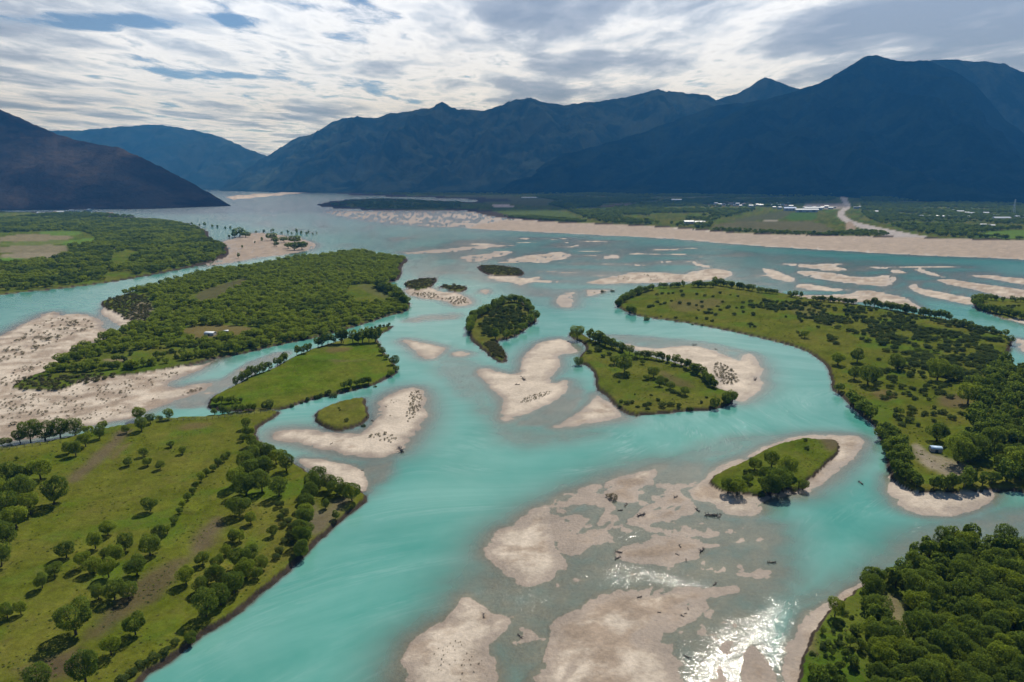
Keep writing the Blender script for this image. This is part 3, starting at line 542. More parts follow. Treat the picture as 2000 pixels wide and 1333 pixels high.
# ------------------------------------------------------------------ mountains
def mountain_material(name, c1, c2, c3):
    m, nt, N, L, B = mat(name); pos = N.new('ShaderNodeNewGeometry').outputs['Position']
    n1 = noise_n(N, L, pos, .0032, 8, .66, .6); n2 = noise_n(N, L, pos, .03, 6, .7)
    a = mix_c(N, L, c1, c2, ramp_n(N, L, n1, [(.44, 0.0), (.58, 1.0)]))
    a = mix_c(N, L, a, c3, ramp_n(N, L, n2, [(.55, 0.0), (.75, .8)]))
    L.new(a, B.inputs['Base Color']); B.inputs['Roughness'].default_value = 1.0; B.inputs['Specular IOR Level'].default_value = 0.0
    L.new(bump_n(N, L, n2, 1.0, 14.0), B.inputs['Normal']); return m
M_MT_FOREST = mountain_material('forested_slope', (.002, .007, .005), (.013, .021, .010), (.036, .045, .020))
M_MT_RIDGE = mountain_material('haze_paled_ridge_slope', (.012, .026, .024), (.044, .060, .044), (.070, .078, .050))  # haze painted in: base colour lightened so these ridges stand paler behind nearer slopes
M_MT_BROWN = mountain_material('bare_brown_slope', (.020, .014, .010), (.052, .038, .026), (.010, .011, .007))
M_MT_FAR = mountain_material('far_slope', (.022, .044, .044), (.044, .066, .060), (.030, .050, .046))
def mountain(name, sky_px, D, base_D, m, label, nu=260, nv=90, spur=1.0, seed=0.0, base_z=0.0, back=1.5, pw=1.35, lin=.25):
    """slope sheet: foot at base_D, skyline at D (functions of azimuth), spurs and gullies, and a far side behind the crest"""
    S = np.array(sky_px, float); px = np.linspace(S[0, 0], S[-1, 0], nu); py = np.interp(px, S[:, 0], S[:, 1])
    jag = 4.0 * fbm(px, px * 0 + seed, 26, 4, seed, .6); py = py + np.minimum(jag, 3) * np.interp(px, [S[0, 0], S[0, 0] + 60, S[-1, 0] - 60, S[-1, 0]], [0.2, 1, 1, .2])
    Df = np.interp(px, *zip(*D)); Bf = np.interp(px, *zip(*base_D)); bz = base_z
    b = (666.5 - py) / CF; dy = CP + b * SP; dz = b * CP - SP; t = Df / dy
    rx = t * (px - 1000) / CF; rz = CH + t * dz
    b0 = (666.5 - 372) / CF; dirx = (px - 1000) / CF / (CP + b0 * SP)
    bx = dirx * Bf
    v = np.concatenate([np.linspace(0, 1, nv), np.linspace(1, back, 24)[1:]])
    U, Vv = np.meshgrid(np.arange(nu), v, indexing='ij')
    RX, RZ, BX, RD, BD = rx[U], rz[U], bx[U], Df[U], Bf[U]
    Xm = BX + (RX - BX) * Vv; Ym = BD + (RD - BD) * Vv
    prof = np.where(Vv <= 1, lin * Vv + (1 - lin) * Vv ** pw, 1 - (Vv - 1) / (back - 1) * 1.05)
    hgt = RZ - bz
    r = ridged(Xm + 180 * fbm(Xm, Ym, 700, 2, seed), Ym * .32, 950, 5, seed) ; f2 = fbm(Xm, Ym, 260, 5, seed + 5)
    env = np.clip(4 * Vv * (1 - Vv), 0, 1) ** .8 * (Vv <= 1)
    Zm = bz + hgt * prof + env * spur * np.clip(hgt, 0, 900) * (.46 * (r - .25) + .14 * f2)
    Zm = np.where(Vv > 1, Zm + 60 * f2 * np.clip(Vv - 1, 0, 1), Zm)
    Zm = np.where(Vv == 0, bz - 25, Zm)
    V = np.stack([Xm, Ym, Zm], -1).reshape(-1, 3); nn = len(v); ii = np.arange(nu * nn).reshape(nu, nn)
    F = np.stack([ii[:-1, :-1], ii[1:, :-1], ii[1:, 1:], ii[:-1, 1:]], -1).reshape(-1, 4)
    o = link(bpy.data.objects.new(name, mesh_np(name, V, F, [m]))); tag(o, label, 'mountain', None, 'structure'); return o
mountain('mountain', [(-420,60),(-250,110),(-120,158),(0,214),(60,240),(110,262),(160,277),(215,285),(232,288),(250,296),(290,315),(330,335),(380,361),(430,389),(454,404)], [(-420,3600),(454,2950)], [(-420,2500),(0,2450),(300,2600),(454,2900)], M_MT_BROWN, 'bare dark brown mountain slope at the left edge', seed=2.0, spur=.55, base_z=-3)
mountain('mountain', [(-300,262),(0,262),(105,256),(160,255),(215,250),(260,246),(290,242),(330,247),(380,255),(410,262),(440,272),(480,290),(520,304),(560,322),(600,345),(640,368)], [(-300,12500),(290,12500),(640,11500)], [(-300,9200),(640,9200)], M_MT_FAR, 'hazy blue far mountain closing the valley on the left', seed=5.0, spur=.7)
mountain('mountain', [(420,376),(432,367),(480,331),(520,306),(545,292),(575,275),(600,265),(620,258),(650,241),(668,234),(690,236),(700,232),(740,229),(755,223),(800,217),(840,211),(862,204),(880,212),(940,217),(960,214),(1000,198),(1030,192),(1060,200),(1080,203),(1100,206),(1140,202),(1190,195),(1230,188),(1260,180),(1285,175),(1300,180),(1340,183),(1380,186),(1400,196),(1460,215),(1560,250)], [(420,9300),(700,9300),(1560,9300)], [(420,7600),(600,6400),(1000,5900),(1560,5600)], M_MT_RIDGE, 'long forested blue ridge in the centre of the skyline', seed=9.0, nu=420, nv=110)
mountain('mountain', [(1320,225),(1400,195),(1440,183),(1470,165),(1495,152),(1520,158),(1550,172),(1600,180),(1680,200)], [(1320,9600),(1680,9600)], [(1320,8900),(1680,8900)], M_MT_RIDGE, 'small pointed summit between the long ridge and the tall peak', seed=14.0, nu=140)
mountain('mountain', [(940,385),(1000,352),(1100,302),(1180,282),(1250,260),(1350,224),(1400,206),(1450,202),(1540,185),(1640,190)], [(940,6400),(1640,7400)], [(940,5600),(1640,5200)], M_MT_FOREST, 'dark forested spur in front of the central ridge', seed=19.0, nu=220)
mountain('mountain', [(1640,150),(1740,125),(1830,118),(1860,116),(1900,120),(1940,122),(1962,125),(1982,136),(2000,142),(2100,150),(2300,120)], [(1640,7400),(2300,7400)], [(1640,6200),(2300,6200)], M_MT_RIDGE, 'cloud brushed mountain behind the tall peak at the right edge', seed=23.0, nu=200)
mountain('mountain', [(1130,384),(1200,355),(1250,331),(1300,300),(1350,263),(1400,236),(1440,216),(1500,195),(1560,176),(1600,163),(1650,135),(1690,112),(1710,107),(1740,117),(1770,120),(1810,118),(1840,130),(1880,148),(1905,166),(1935,200),(1965,236),(2000,262),(2100,270),(2300,230),(2600,200)], [(1130,5600),(1710,6300),(2000,5600),(2600,4600)], [(1130,4700),(1500,3700),(1800,3000),(2100,2500),(2600,2300)], M_MT_FOREST, 'tall dark forested peak on the right', seed=28.0, nu=420, nv=140, base_z=4, pw=2.0, lin=.10)

# ------------------------------------------------------------------ clouds: one broken deck over the mountains, its near edge just past the river plain
def cloud_deck():
    m, nt, N, L, B = mat('cloud'); N.remove(B); out = N['Material Output']
    pos = N.new('ShaderNodeNewGeometry').outputs['Position']
    sep = N.new('ShaderNodeSeparateXYZ'); L.new(pos, sep.inputs[0])
    sc_ = N.new('ShaderNodeVectorMath'); sc_.operation = 'MULTIPLY'; sc_.inputs[1].default_value = (.001, .00050, .0); L.new(pos, sc_.inputs[0]); km = sc_.outputs[0]
    big = noise_n(N, L, km, .16, 3, .5, .4)
    wv = N.new('ShaderNodeTexNoise'); wv.inputs['Scale'].default_value = .9; wv.inputs['Detail'].default_value = 4; L.new(km, wv.inputs['Vector'])
    wm = N.new('ShaderNodeVectorMath'); wm.operation = 'MULTIPLY_ADD'; wm.inputs[1].default_value = (.7, .7, 0); L.new(wv.outputs['Color'], wm.inputs[0]); L.new(km, wm.inputs[2])
    vo = N.new('ShaderNodeTexVoronoi'); vo.feature = 'F1'; vo.inputs['Scale'].default_value = .42; vo.inputs['Detail'].default_value = 3; vo.inputs['Roughness'].default_value = .5; L.new(wm.outputs[0], vo.inputs['Vector'])
    puff = math_n(N, L, 'SUBTRACT', 1.0, vo.outputs['Distance'])
    mid = noise_n(N, L, wm.outputs[0], .30, 9, .62, .1); fine = noise_n(N, L, wm.outputs[0], 1.5, 8, .66, .1)
    side = N.new('ShaderNodeMapRange'); side.interpolation_type = 'SMOOTHSTEP'; side.inputs[1].default_value = -.25; side.inputs[2].default_value = .75
    L.new(math_n(N, L, 'DIVIDE', sep.outputs[0], sep.outputs[1]), side.inputs[0])
    th = math_n(N, L, 'ADD', math_n(N, L, 'ADD', math_n(N, L, 'MULTIPLY', mid, .75), math_n(N, L, 'MULTIPLY', puff, .55)), math_n(N, L, 'ADD', math_n(N, L, 'MULTIPLY', big, .6), math_n(N, L, 'SUBTRACT', math_n(N, L, 'MULTIPLY', fine, .62), -.06)))
    th = math_n(N, L, 'ADD', th, math_n(N, L, 'MULTIPLY', side.outputs[0], .24))           # ~ .6 .. 1.4
    gx = math_n(N, L, 'DIVIDE', math_n(N, L, 'ADD', sep.outputs[0], 6900.0), 3100.0); gy = math_n(N, L, 'DIVIDE', math_n(N, L, 'SUBTRACT', sep.outputs[1], 10500.0), 700.0)
    hole = N.new('ShaderNodeMapRange'); hole.inputs[1].default_value = 1.6; hole.inputs[2].default_value = .2; hole.inputs[3].default_value = 0; hole.inputs[4].default_value = -.30   # the open blue gap at upper left
    L.new(math_n(N, L, 'ADD', math_n(N, L, 'MULTIPLY', gx, gx), math_n(N, L, 'MULTIPLY', gy, gy)), hole.inputs[0])
    edge = N.new('ShaderNodeMapRange'); edge.inputs[1].default_value = 3300; edge.inputs[2].default_value = 4600; edge.inputs[3].default_value = -.75; edge.inputs[4].default_value = 0
    L.new(math_n(N, L, 'SUBTRACT', sep.outputs[1], math_n(N, L, 'MULTIPLY', sep.outputs[0], .32)), edge.inputs[0]); th2 = math_n(N, L, 'ADD', math_n(N, L, 'ADD', th, edge.outputs[0]), hole.outputs[0])
    al = N.new('ShaderNodeMapRange'); al.interpolation_type = 'SMOOTHSTEP'; al.inputs[1].default_value = .74; al.inputs[2].default_value = .96; al.inputs[4].default_value = .84; L.new(th2, al.inputs[0])
    col = ramp_n(N, L, math_n(N, L, 'SUBTRACT', th, .5), [(.25, (.97, .98, .99)), (.48, (.93, .95, .98)), (.59, (.66, .71, .78)), (.71, (.40, .45, .54)), (.90, (.27, .32, .41))])
    tl = N.new('ShaderNodeBsdfTranslucent'); L.new(col, tl.inputs[0])
    tp = N.new('ShaderNodeBsdfTransparent')
    mx = N.new('ShaderNodeMixShader'); L.new(al.outputs[0], mx.inputs[0]); L.new(tp.outputs[0], mx.inputs[1]); L.new(tl.outputs[0], mx.inputs[2])
    L.new(mx.outputs[0], out.inputs['Surface'])
    yy = np.geomspace(3000, 70000, 460); tt = np.linspace(-1.45, 1.45, 460)
    Yd, Td = np.meshgrid(yy, tt, indexing='ij'); Xd = Td * Yd
    def bil(x, y, sc_, o, off):
        r_ = 0; a_ = 1.0; t_ = 0
        for k in range(o): r_ = r_ + a_ * np.abs(pn(x / sc_ + off, y / sc_ - off)); t_ += a_; a_ *= .5; sc_ /= 2.1; off += 3.7
        return r_ / t_
    Zd = 2320 + 90 * fbm(Xd, Yd, 9000, 2, 70.0)
    ii = np.arange(Yd.size).reshape(Yd.shape)
    F = np.stack([ii[:-1, :-1], ii[:-1, 1:], ii[1:, 1:], ii[1:, :-1]], -1).reshape(-1, 4)
    o = link(bpy.data.objects.new('sky_cloud', mesh_np('sky_cloud', np.stack([Xd, Yd, Zd], -1).reshape(-1, 3), F, [m])))
    tag(o, 'broken white and grey cloud deck over the mountains', 'cloud', None, 'structure')
cloud_deck()

# ------------------------------------------------------------------ plants
def crown_mesh(name, seed, n_leaf, leaf, lobes, flat, mats, trunk=None, z0=.24, hgt=.9):
    """unit crown: about 1 wide, from z0 up to z0+hgt; leaf-sized faces spread over several overlapping lobes"""
    r = np.random.default_rng(seed); Ls = []
    for k in range(lobes):
        a = r.uniform(0, 2 * math.pi); q = math.sqrt(r.uniform(0, 1)) * .30; zc = z0 + hgt * (.5 + r.uniform(-.26, .24) * (1 - q))
        rad = r.uniform(.18, .27) * (1.05 - .5 * q)
        Ls.append((q * math.cos(a), q * math.sin(a), zc, rad, rad * flat))
    V = np.zeros((0, 3)); Nn = np.zeros((0, 3))
    while len(V) < n_leaf:
        k = r.integers(0, lobes, n_leaf); d = r.normal(size=(n_leaf, 3)); d /= np.linalg.norm(d, axis=1)[:, None]
        Lk = np.array(Ls)[k]; s = r.uniform(.80, 1.10, n_leaf)[:, None]
        p = Lk[:, :3] + d * np.stack([Lk[:, 3], Lk[:, 3], Lk[:, 4]], 1) * s
        ok = p[:, 2] > z0 * .8
        for L_ in Ls:
            e = ((p - np.array(L_[:3])) / np.array([L_[3], L_[3], L_[4]])); ok &= (e ** 2).sum(1) > .62
        V = np.concatenate([V, p[ok]]); Nn = np.concatenate([Nn, d[ok]])
    V = V[:n_leaf]; Nn = Nn[:n_leaf] + r.normal(size=(n_leaf, 3)) * .55 + np.array([0, 0, .55]); Nn /= np.linalg.norm(Nn, axis=1)[:, None]
    up = r.normal(size=(n_leaf, 3)); u = np.cross(Nn, up); u /= np.linalg.norm(u, axis=1)[:, None]; w = np.cross(Nn, u)
    s = leaf * r.uniform(.6, 1.35, n_leaf)[:, None]; u = u * s; w = w * s * r.uniform(.45, .9, n_leaf)[:, None]
    P = np.stack([V - u - w * .3, V + w * .25 - u * .1 - w, V + u + w * .2, V + u * .1 + w], 1).reshape(-1, 3)
    F = np.arange(4 * n_leaf).reshape(-1, 4)
    if trunk is None: return mesh_np(name, P, F, mats, False)
    TV, TF = trunk; me = mesh_np(name, np.concatenate([P, TV]), np.concatenate([F, TF + len(P)]), mats, False)
    mi = np.zeros(len(F) + len(TF), np.int32); mi[len(F):] = 1; me.polygons.foreach_set('material_index', mi); return me
def trunk_geo(seed, forks=4, r0=.036):
    r = random.Random(seed); mb = MB()
    lean = (r.uniform(-.05, .05), r.uniform(-.05, .05))
    mb.tube([(0, 0, -.06), (lean[0] * .4, lean[1] * .4, .12), (lean[0], lean[1], .30)], [r0 * 1.25, r0, r0 * .85], 6)
    for k in range(forks):
        a = 2 * math.pi * (k + r.uniform(-.3, .3)) / forks; q = r.uniform(.16, .30)
        mb.tube([(lean[0], lean[1], .27), (lean[0] + q * .5 * math.cos(a), lean[1] + q * .5 * math.sin(a), .45), (lean[0] + q * math.cos(a), lean[1] + q * math.sin(a), .72)], [r0 * .6, r0 * .42, r0 * .16], 4)
    V = np.array(mb.v); F = []
    for f in mb.f:
        if len(f) == 4: F.append(f)
        elif len(f) == 6: F += [(f[0], f[1], f[2], f[3]), (f[0], f[3], f[4], f[5])]
    return V, np.array(F)
WILLOW = []; WILLOW_LOW = []; SHRUB = []; SHRUB_LOW = []; DRY = []; OLIVE = []
for k in range(8):
    tv, tf = trunk_geo(100 + k)
    WILLOW.append((mesh_np('trunk', tv, tf, [M_BARK], True), crown_mesh('crown', 10 + k, 4600, .024, 17, .9, [M_LEAF if k % 4 != 3 else M_LEAF2], z0=.10, hgt=.92)))
for k in range(6): WILLOW_LOW.append(crown_mesh('willow', 40 + k, 640, .060, 12, .9, [M_LEAF, M_BARK], trunk_geo(140 + k, 3), .10, .92))
WILLOW_LIGHT = [crown_mesh('willow', 60 + k, 640, .060, 12, .9, [M_LEAF2, M_BARK], trunk_geo(160 + k, 3), .10, .92) for k in range(4)]
for k in range(6): SHRUB.append(crown_mesh('shrub', 70 + k, 1500, .036, 11, .8, [M_SHRUB], None, .0, .75))
for k in range(4): SHRUB_LOW.append(crown_mesh('shrub', 80 + k, 420, .07, 9, .8, [M_SHRUB], None, .0, .75))
for k in range(4): DRY.append(crown_mesh('dry_scrub', 90 + k, 150, .075, 6, .9, [M_DRY], None, .0, .8))
for k in range(3): OLIVE.append(crown_mesh('olive_scrub', 96 + k, 200, .09, 7, .8, [M_OLIVE], None, .0, .75))

def place(px, py):
    x, y = g2(px, py); z = 0
    for _ in range(3):
        z = float(ground_z(x, y)[0]); x, y = g2(px, py, max(z, -.2))
    return float(x), float(y), float(ground_z(x, y)[0])
PLANTS = []                              # dicts: kind, x, y, z, w (crown width m), h (height m), reg (region key), lab (own label)
def plant(kind, px, py, wpx, hr=1.15, reg=None, lab=None, light=False):
    x, y, z = place(px, py); w = wpx * depth_of(x, y) / CF
    PLANTS.append(dict(kind=kind, x=x, y=y, z=z, w=w, h=w * hr, reg=reg, lab=lab, light=light))
def plant_xy(kind, x, y, w, hr, reg, light=False, zmin=.25):
    z = float(ground_z(x, y)[0])
    if z < zmin: return
    PLANTS.append(dict(kind=kind, x=x, y=y, z=z, w=w, h=w * hr, reg=reg, lab=None, light=light))
def row(kind, P, wpx, reg, k=.72, hr=1.2, jit=.15, light=False):
    """plants along a line, spaced a share k of their crown width"""
    pts = [g2(*p) for p in P]; ws = wpx * depth_of(np.mean([p[0] for p in pts]), np.mean([p[1] for p in pts])) / CF
    d = 0.0; seg = 0
    for (ax, ay), (bx, by) in zip(pts[:-1], pts[1:]):
        L_ = math.hypot(bx - ax, by - ay)
        while d < L_:
            t = d / L_; w = ws * random.uniform(.8, 1.2)
            plant_xy(kind, ax + (bx - ax) * t + random.gauss(0, jit * ws), ay + (by - ay) * t + random.gauss(0, jit * ws), w, hr * random.uniform(.88, 1.15), reg, light, .05)
            d += ws * k * random.uniform(.85, 1.2)
        d -= L_
def area(kind, P, w, spacing, reg, hr=1.1, prob=None, holes=(), light=None, zmin=.3):
    """plants spread over an outline, jittered grid, w = (min, max) crown width in metres"""
    poly = gpoly(P); (x0, y0), (x1, y1) = poly.min(0), poly.max(0)
    x0 = max(x0, -1400); x1 = min(x1, 3400)
    gx, gy = np.meshgrid(np.arange(x0, x1, spacing), np.arange(y0, y1, spacing * .87)); gx[1::2] += spacing / 2
    gx = gx.ravel() + rng.uniform(-.42, .42, gx.size) * spacing; gy = gy.ravel() + rng.uniform(-.42, .42, gy.size) * spacing
    qx, qy = w2px(gx, gy); ok = (qx > -130) & (qx < 2130) & (qy < 1480); gx, gy = gx[ok], gy[ok]
    ok = sdf(poly, gx, gy) < -w[0] * .3
    for h_ in holes: ok &= sdf(gpoly(h_), gx, gy) > w[0] * .3
    gx, gy = gx[ok], gy[ok]
    if prob is not None:
        ok = rng.uniform(0, 1, len(gx)) < prob(gx, gy); gx, gy = gx[ok], gy[ok]
    zz = ground_z(gx, gy) if len(gx) else []
    nv = fbm(gx, gy, 60, 3, 81.0) if len(gx) else []
    for x, y, z, q in zip(gx, gy, zz, nv):
        if z < zmin: continue
        ww = random.uniform(*w)
        PLANTS.append(dict(kind=kind, x=float(x), y=float(y), z=float(z), w=ww, h=ww * hr * random.uniform(.85, 1.2), reg=reg, lab=None, light=(light(x, y, q) if light else False)))
# --- the lower left meadow
def each(kind, reg, rows, hr=1.15):
    for px, py, w in rows: plant(kind, px, py, w * random.uniform(.82, 1.06), hr * random.uniform(.85, 1.15), reg)
each('willow', 'meadow_scatter', [(211,1046,38),(130,1090,40),(245,1075,36),(294,1085,50),(312,1052,34),(107,1125,35),(162,1110,33),(205,1091,28),(187,1072,33),(227,1098,40),(183,1119,35),(213,1128,38),(268,1124,52),(83,1149,32),(193,1172,36),(224,1171,42),(252,1169,40)])
for a in [(149,1240,68,'biggest dense round tree standing alone on the lower left meadow'),(265,1240,42,'open crowned tree beside the brown bare patch on the lower left meadow'),(167,1333,64,'dark tree with a visible forked trunk at the lower left bottom edge'),(218,1280,38,'small leaning tree just above the forked tree at the bottom edge'),(78,1352,54,'round tree cut by the bottom edge near the left corner'),(294,999,30,'lone pale tree in the middle of the left meadow, casting a grey shadow'),(372,1250,24,'low bright bush tree at the brink of the left bank'),(41,1200,27,'right one of two slim trees near the left edge'),(15,1208,30,'left one of two slim trees near the left edge'),(33,899,7,'tiny dark bush alone on the upper left meadow'),(1630,1204,36,'single open tree on the narrow beach at lower right'),(636,994,19,'small lollipop tree left of the other on the bare bank tip'),(656,1014,17,'small lollipop tree nearest the water on the bare bank tip'),(1607,1238,13,'slender little tree with a bare stem near the lower right beach')]:
    plant('willow', a[0], a[1], a[2], 1.2, None, a[3])
each('willow', 'meadow_upper', [(333,874,18),(357,887,17),(281,892,20),(251,910,22),(289,910,19),(313,917,22)], 1.0)
each('willow', 'left_clump', [(107,985,54),(80,937,44),(45,975,48),(20,945,44),(50,940,40),(60,1005,48),(13,1010,48),(32,1032,48),(13,1067,44),(-10,985,50),(3,1107,38),(-20,1050,50)])
each('willow', 'left_hedge', [(40,866,32),(60,864,40),(88,860,40),(118,856,42),(146,852,42),(201,838,24),(195,857,28),(174,852,26),(168,873,28),(135,886,28),(148,891,28),(5,872,16),(20,868,16)])
each('willow', 'meadow_row', [(328,1043,17),(341,1023,16),(351,1004,16),(357,991,16),(367,978,17),(377,965,16),(383,954,15),(393,940,16),(404,930,15),(416,920,15),(426,910,14),(438,902,14),(445,895,14)], 1.15)
each('willow', 'bank_clump', [(364,1140,42),(393,1157,44),(422,1140,48),(396,1103,32),(425,1110,36),(458,1158,52),(403,1204,58),(432,1182,48),(481,1129,48),(490,1097,42),(470,1110,40),(510,1113,30),(503,1130,28)])
each('willow', 'upper_clump', [(468,1006,48),(481,967,48),(461,952,42),(487,937,42),(505,927,42),(512,962,42),(522,902,32),(545,970,44),(540,907,32),(560,920,32),(518,922,36),(497,905,30),(480,920,34)])
each('willow', 'path_trees', [(490,1024,24),(468,1058,27),(455,1057,27),(442,1084,28),(532,1048,24)])
each('willow', 'bank_hedge', [(623,948,36),(612,962,36),(606,978,36),(600,995,38),(598,1012,38),(597,1030,38),(595,1048,38),(592,1066,40),(590,1084,42)], 1.1)
each('willow', 'tip_clump', [(643,958,32),(658,966,36),(672,970,34),(688,979,40)], 1.0)
each('willow', 'neck_trees', [(503,882,24),(515,897,30),(530,893,22),(553,893,20),(490,872,22),(482,853,20),(481,838,19),(492,850,18),(475,862,18)])
each('shrub', 'bank_shrubs', [(545,991,20),(556,1005,20),(548,1014,18),(562,1020,20),(569,1032,22),(566,1046,20),(556,1060,20),(546,1080,22),(540,1092,22),(553,1030,18),(572,1060,20)], .9)
each('shrub', 'brink_shrubs', [(276,1302,28),(300,1288,28),(322,1276,26),(342,1260,24),(258,1318,28),(240,1330,30)], .8)
each('willow', 'fence_trees', [(272,821,32),(294,828,20),(277,842,30),(248,846,20),(330,819,20),(308,820,10),(314,822,9)])
row('willow', [(345,816),(402,813)], 15, 'fence_row', .62, 1.25, .08); row('willow', [(418,814),(500,806)], 16, 'fence_row', .75, 1.15, .08); row('willow', [(425,794),(475,791)], 14, 'fence_row', .62, 1.0, .1)
# --- the tree ringed meadow
row('willow', [(462,754),(500,737),(525,727)], 17, 'ring_rows'); row('willow', [(533,720),(565,706)], 17, 'ring_rows'); row('willow', [(573,699),(602,691)], 15, 'ring_rows'); row('willow', [(608,687),(612,686)], 13, 'ring_rows')
row('willow', [(622,680),(657,673)], 20, 'ring_rows', .6); row('willow', [(664,675),(736,671)], 22, 'ring_rows', .5, 1.3); row('shrub', [(700,652),(740,645),(770,638)], 8, 'spit_shrubs', .9)
each('willow', 'ring_east', [(741,678,10),(747,693,16),(755,702,13),(770,714,24),(764,734,20),(774,726,16)], 1.0)
row('willow', [(672,764),(727,752)], 15, 'ring_rows', .55, 1.0); each('shrub', 'ring_south', [(733,757,13),(650,772,19),(641,768,14),(625,778,18),(618,776,14),(601,784,15),(590,789,11),(571,796,11),(525,797,27),(414,782,8)], .9)
# --- islets
row('willow', [(917,655),(919,640),(926,628),(948,614),(972,604),(985,596),(1003,592)], 16, 'oval_ring', .6, 1.1); row('willow', [(1003,592),(1022,595),(1033,608),(1037,615)], 15, 'oval_ring', .6, 1.1)
each('willow', 'oval_ring', [(1044,628,24),(1036,634,20),(1022,648,20),(1005,655,20),(990,660,20),(968,662,22)], 1.05)
area('shrub', [(930,640),(960,612),(1005,600),(1030,615),(1030,640),(985,660),(945,665)], (3.5, 6), 5.2, 'oval_inside', .85)
area('olive', [(940,672),(975,672),(990,695),(985,708),(960,697)], (1.6, 2.6), 1.9, 'oval_tail', .8)
plant('willow', 1127, 661, 29, 1.0, None, 'round tree alone on the upstream point of the wedge island')
row('willow', [(1157,668),(1178,678),(1193,683)], 22, 'wedge_row', .55, 1.0); row('willow', [(1193,684),(1215,690),(1232,697)], 18, 'wedge_row', .6, 1.0)
row('willow', [(1242,702),(1285,706),(1328,719),(1365,736),(1385,752),(1396,766)], 15, 'wedge_arc', .55, 1.25); row('willow', [(1389,799),(1405,797),(1420,793),(1432,785)], 22, 'wedge_corner', .45, 1.0)
each('willow', 'wedge_trees', [(1219,729,34),(1200,712,22),(1276,738,28),(1290,746,18),(1262,742,18),(1300,750,16),(1338,772,20),(1309,760,18),(1288,755,20),(1130,714,23),(1255,712,14),(1225,737,13)], 1.0)
each('shrub', 'wedge_shrubs', [(1170,686,22),(1190,694,16),(1178,698,14),(1150,690,14),(1240,703,16),(1315,768,20),(1325,772,14),(1214,786,14),(1225,790,16),(1235,788,12),(1245,796,12),(1260,793,14),(1268,791,14),(1285,783,12),(1293,795,20),(1310,793,20),(1325,795,14),(1348,798,16),(1210,795,14),(1209,747,8),(1272,773,7),(1240,771,5),(1370,788,10),(1265,800,12),(1380,778,8)], .7)
each('willow', 'islet_trees', [(1439,964,40),(1421,963,28),(1461,943,26),(1474,918,30),(1505,962,46),(1519,957,54),(1539,928,40),(1506,912,32),(1530,946,40),(1568,957,22),(1490,935,26)], 1.0)
each('shrub', 'islet_bushes', [(1576,878,14),(1573,862,10),(1455,925,12),(1488,968,16),(1550,962,14)], .9)
each('shrub', 'bare_islet_bushes', [(662,798,6),(677,823,11),(709,834,13),(664,802,5),(716,815,6)], .8)
row('willow', [(1905,603),(1908,596),(1916,590)], 16, 'edge_islet', .6); row('willow', [(1924,588),(1962,592)], 11, 'edge_islet', .6, 1.2); row('willow', [(1976,592),(2010,594)], 11, 'edge_islet', .6, 1.2); row('willow', [(1914,607),(1945,614),(1970,621),(2010,628)], 15, 'edge_islet', .55, 1.0); area('shrub', [(1940,598),(1990,598),(2010,612),(1960,610)], (3, 5), 9, 'edge_islet_shrubs', .7)
# --- the right meadow island
row('willow', [(1206,600),(1222,588),(1240,580),(1258,573),(1276,568)], 12, 'right_rows', .6, 1.1); row('willow', [(1290,565),(1328,564)], 11, 'right_rows', .55, 1.1); row('willow', [(1337,562),(1338,562)], 9, 'right_rows')
row('willow', [(1354,563),(1392,564)], 12, 'right_rows', .5, 1.0); row('willow', [(1397,558),(1420,563),(1440,567),(1475,571)], 12, 'right_rows', .55, 1.1); row('willow', [(1482,574),(1518,577)], 11, 'right_rows', .5, 1.1); row('willow', [(1538,582),(1568,586)], 11, 'right_rows', .7, 1.1)
row('willow', [(1588,590),(1630,594),(1674,598)], 12, 'right_rows', .45, 1.0); row('willow', [(1692,600),(1730,606),(1770,615),(1810,622),(1855,630)], 15, 'right_rows', .45, 1.15); row('willow', [(1860,636),(1885,642),(1906,650)], 13, 'right_rows', .5, 1.0); row('willow', [(1915,650),(1940,655),(1958,661)], 12, 'right_rows', .5, 1.0); each('willow', 'right_rows', [(1973,672,18)])
row('willow', [(1206,604),(1220,609),(1235,614),(1250,620)], 15, 'right_rows', .5, 1.0); plant('willow', 1263, 626, 13, 1.0, None, 'round bush tree hanging over the water at the left end of the right island')
each('willow', 'right_trees', [(1636,713,34),(1674,708,37),(1572,660,21),(1753,722,36),(1668,742,28),(1695,752,40),(1712,744,26),(1735,776,14),(1759,810,16),(1830,742,42),(1862,742,40),(1890,790,46),(1925,770,40),(1829,862,50),(1870,905,58),(1915,895,50),(1790,690,12)], 1.0)
row('willow', [(1630,765),(1637,772)], 26, 'right_bank_row', .7, 1.0); row('willow', [(1650,783),(1668,798),(1685,815),(1700,828),(1714,846)], 30, 'right_bank_row', .5, 1.0); row('willow', [(1724,850),(1735,880),(1738,905),(1748,930),(1770,948),(1800,958),(1840,962),(1880,958),(1925,950),(1990,945)], 30, 'right_bank_row', .55, 1.0); row('willow', [(1740,860),(1752,890),(1765,920)], 30, 'right_bank_row', .6, 1.0)
each('willow', 'right_bank_row', [(1990,930,50),(1965,940,46)])
area('willow', [(1870,770),(1930,735),(1962,712),(2000,735),(2320,870),(2320,1000),(2000,950),(1930,925),(1860,918),(1855,890),(1885,870),(1880,835),(1905,805)], (5.5, 8.5), 6.2, 'right_grove', 1.0)
SH_A = [(1440,590),(1560,592),(1700,605),(1850,632),(1955,660),(1968,700),(1955,722),(1880,760),(1780,720),(1720,690),(1640,650),(1560,620),(1470,610)]
clump = lambda X_, Y_: sstep(-.22, .16, fbm(X_, Y_, 24, 3, 91.0)) * .92 + .07
area('shrub', SH_A, (3.2, 6.0), 4.6, 'right_shrubs', .62, clump)
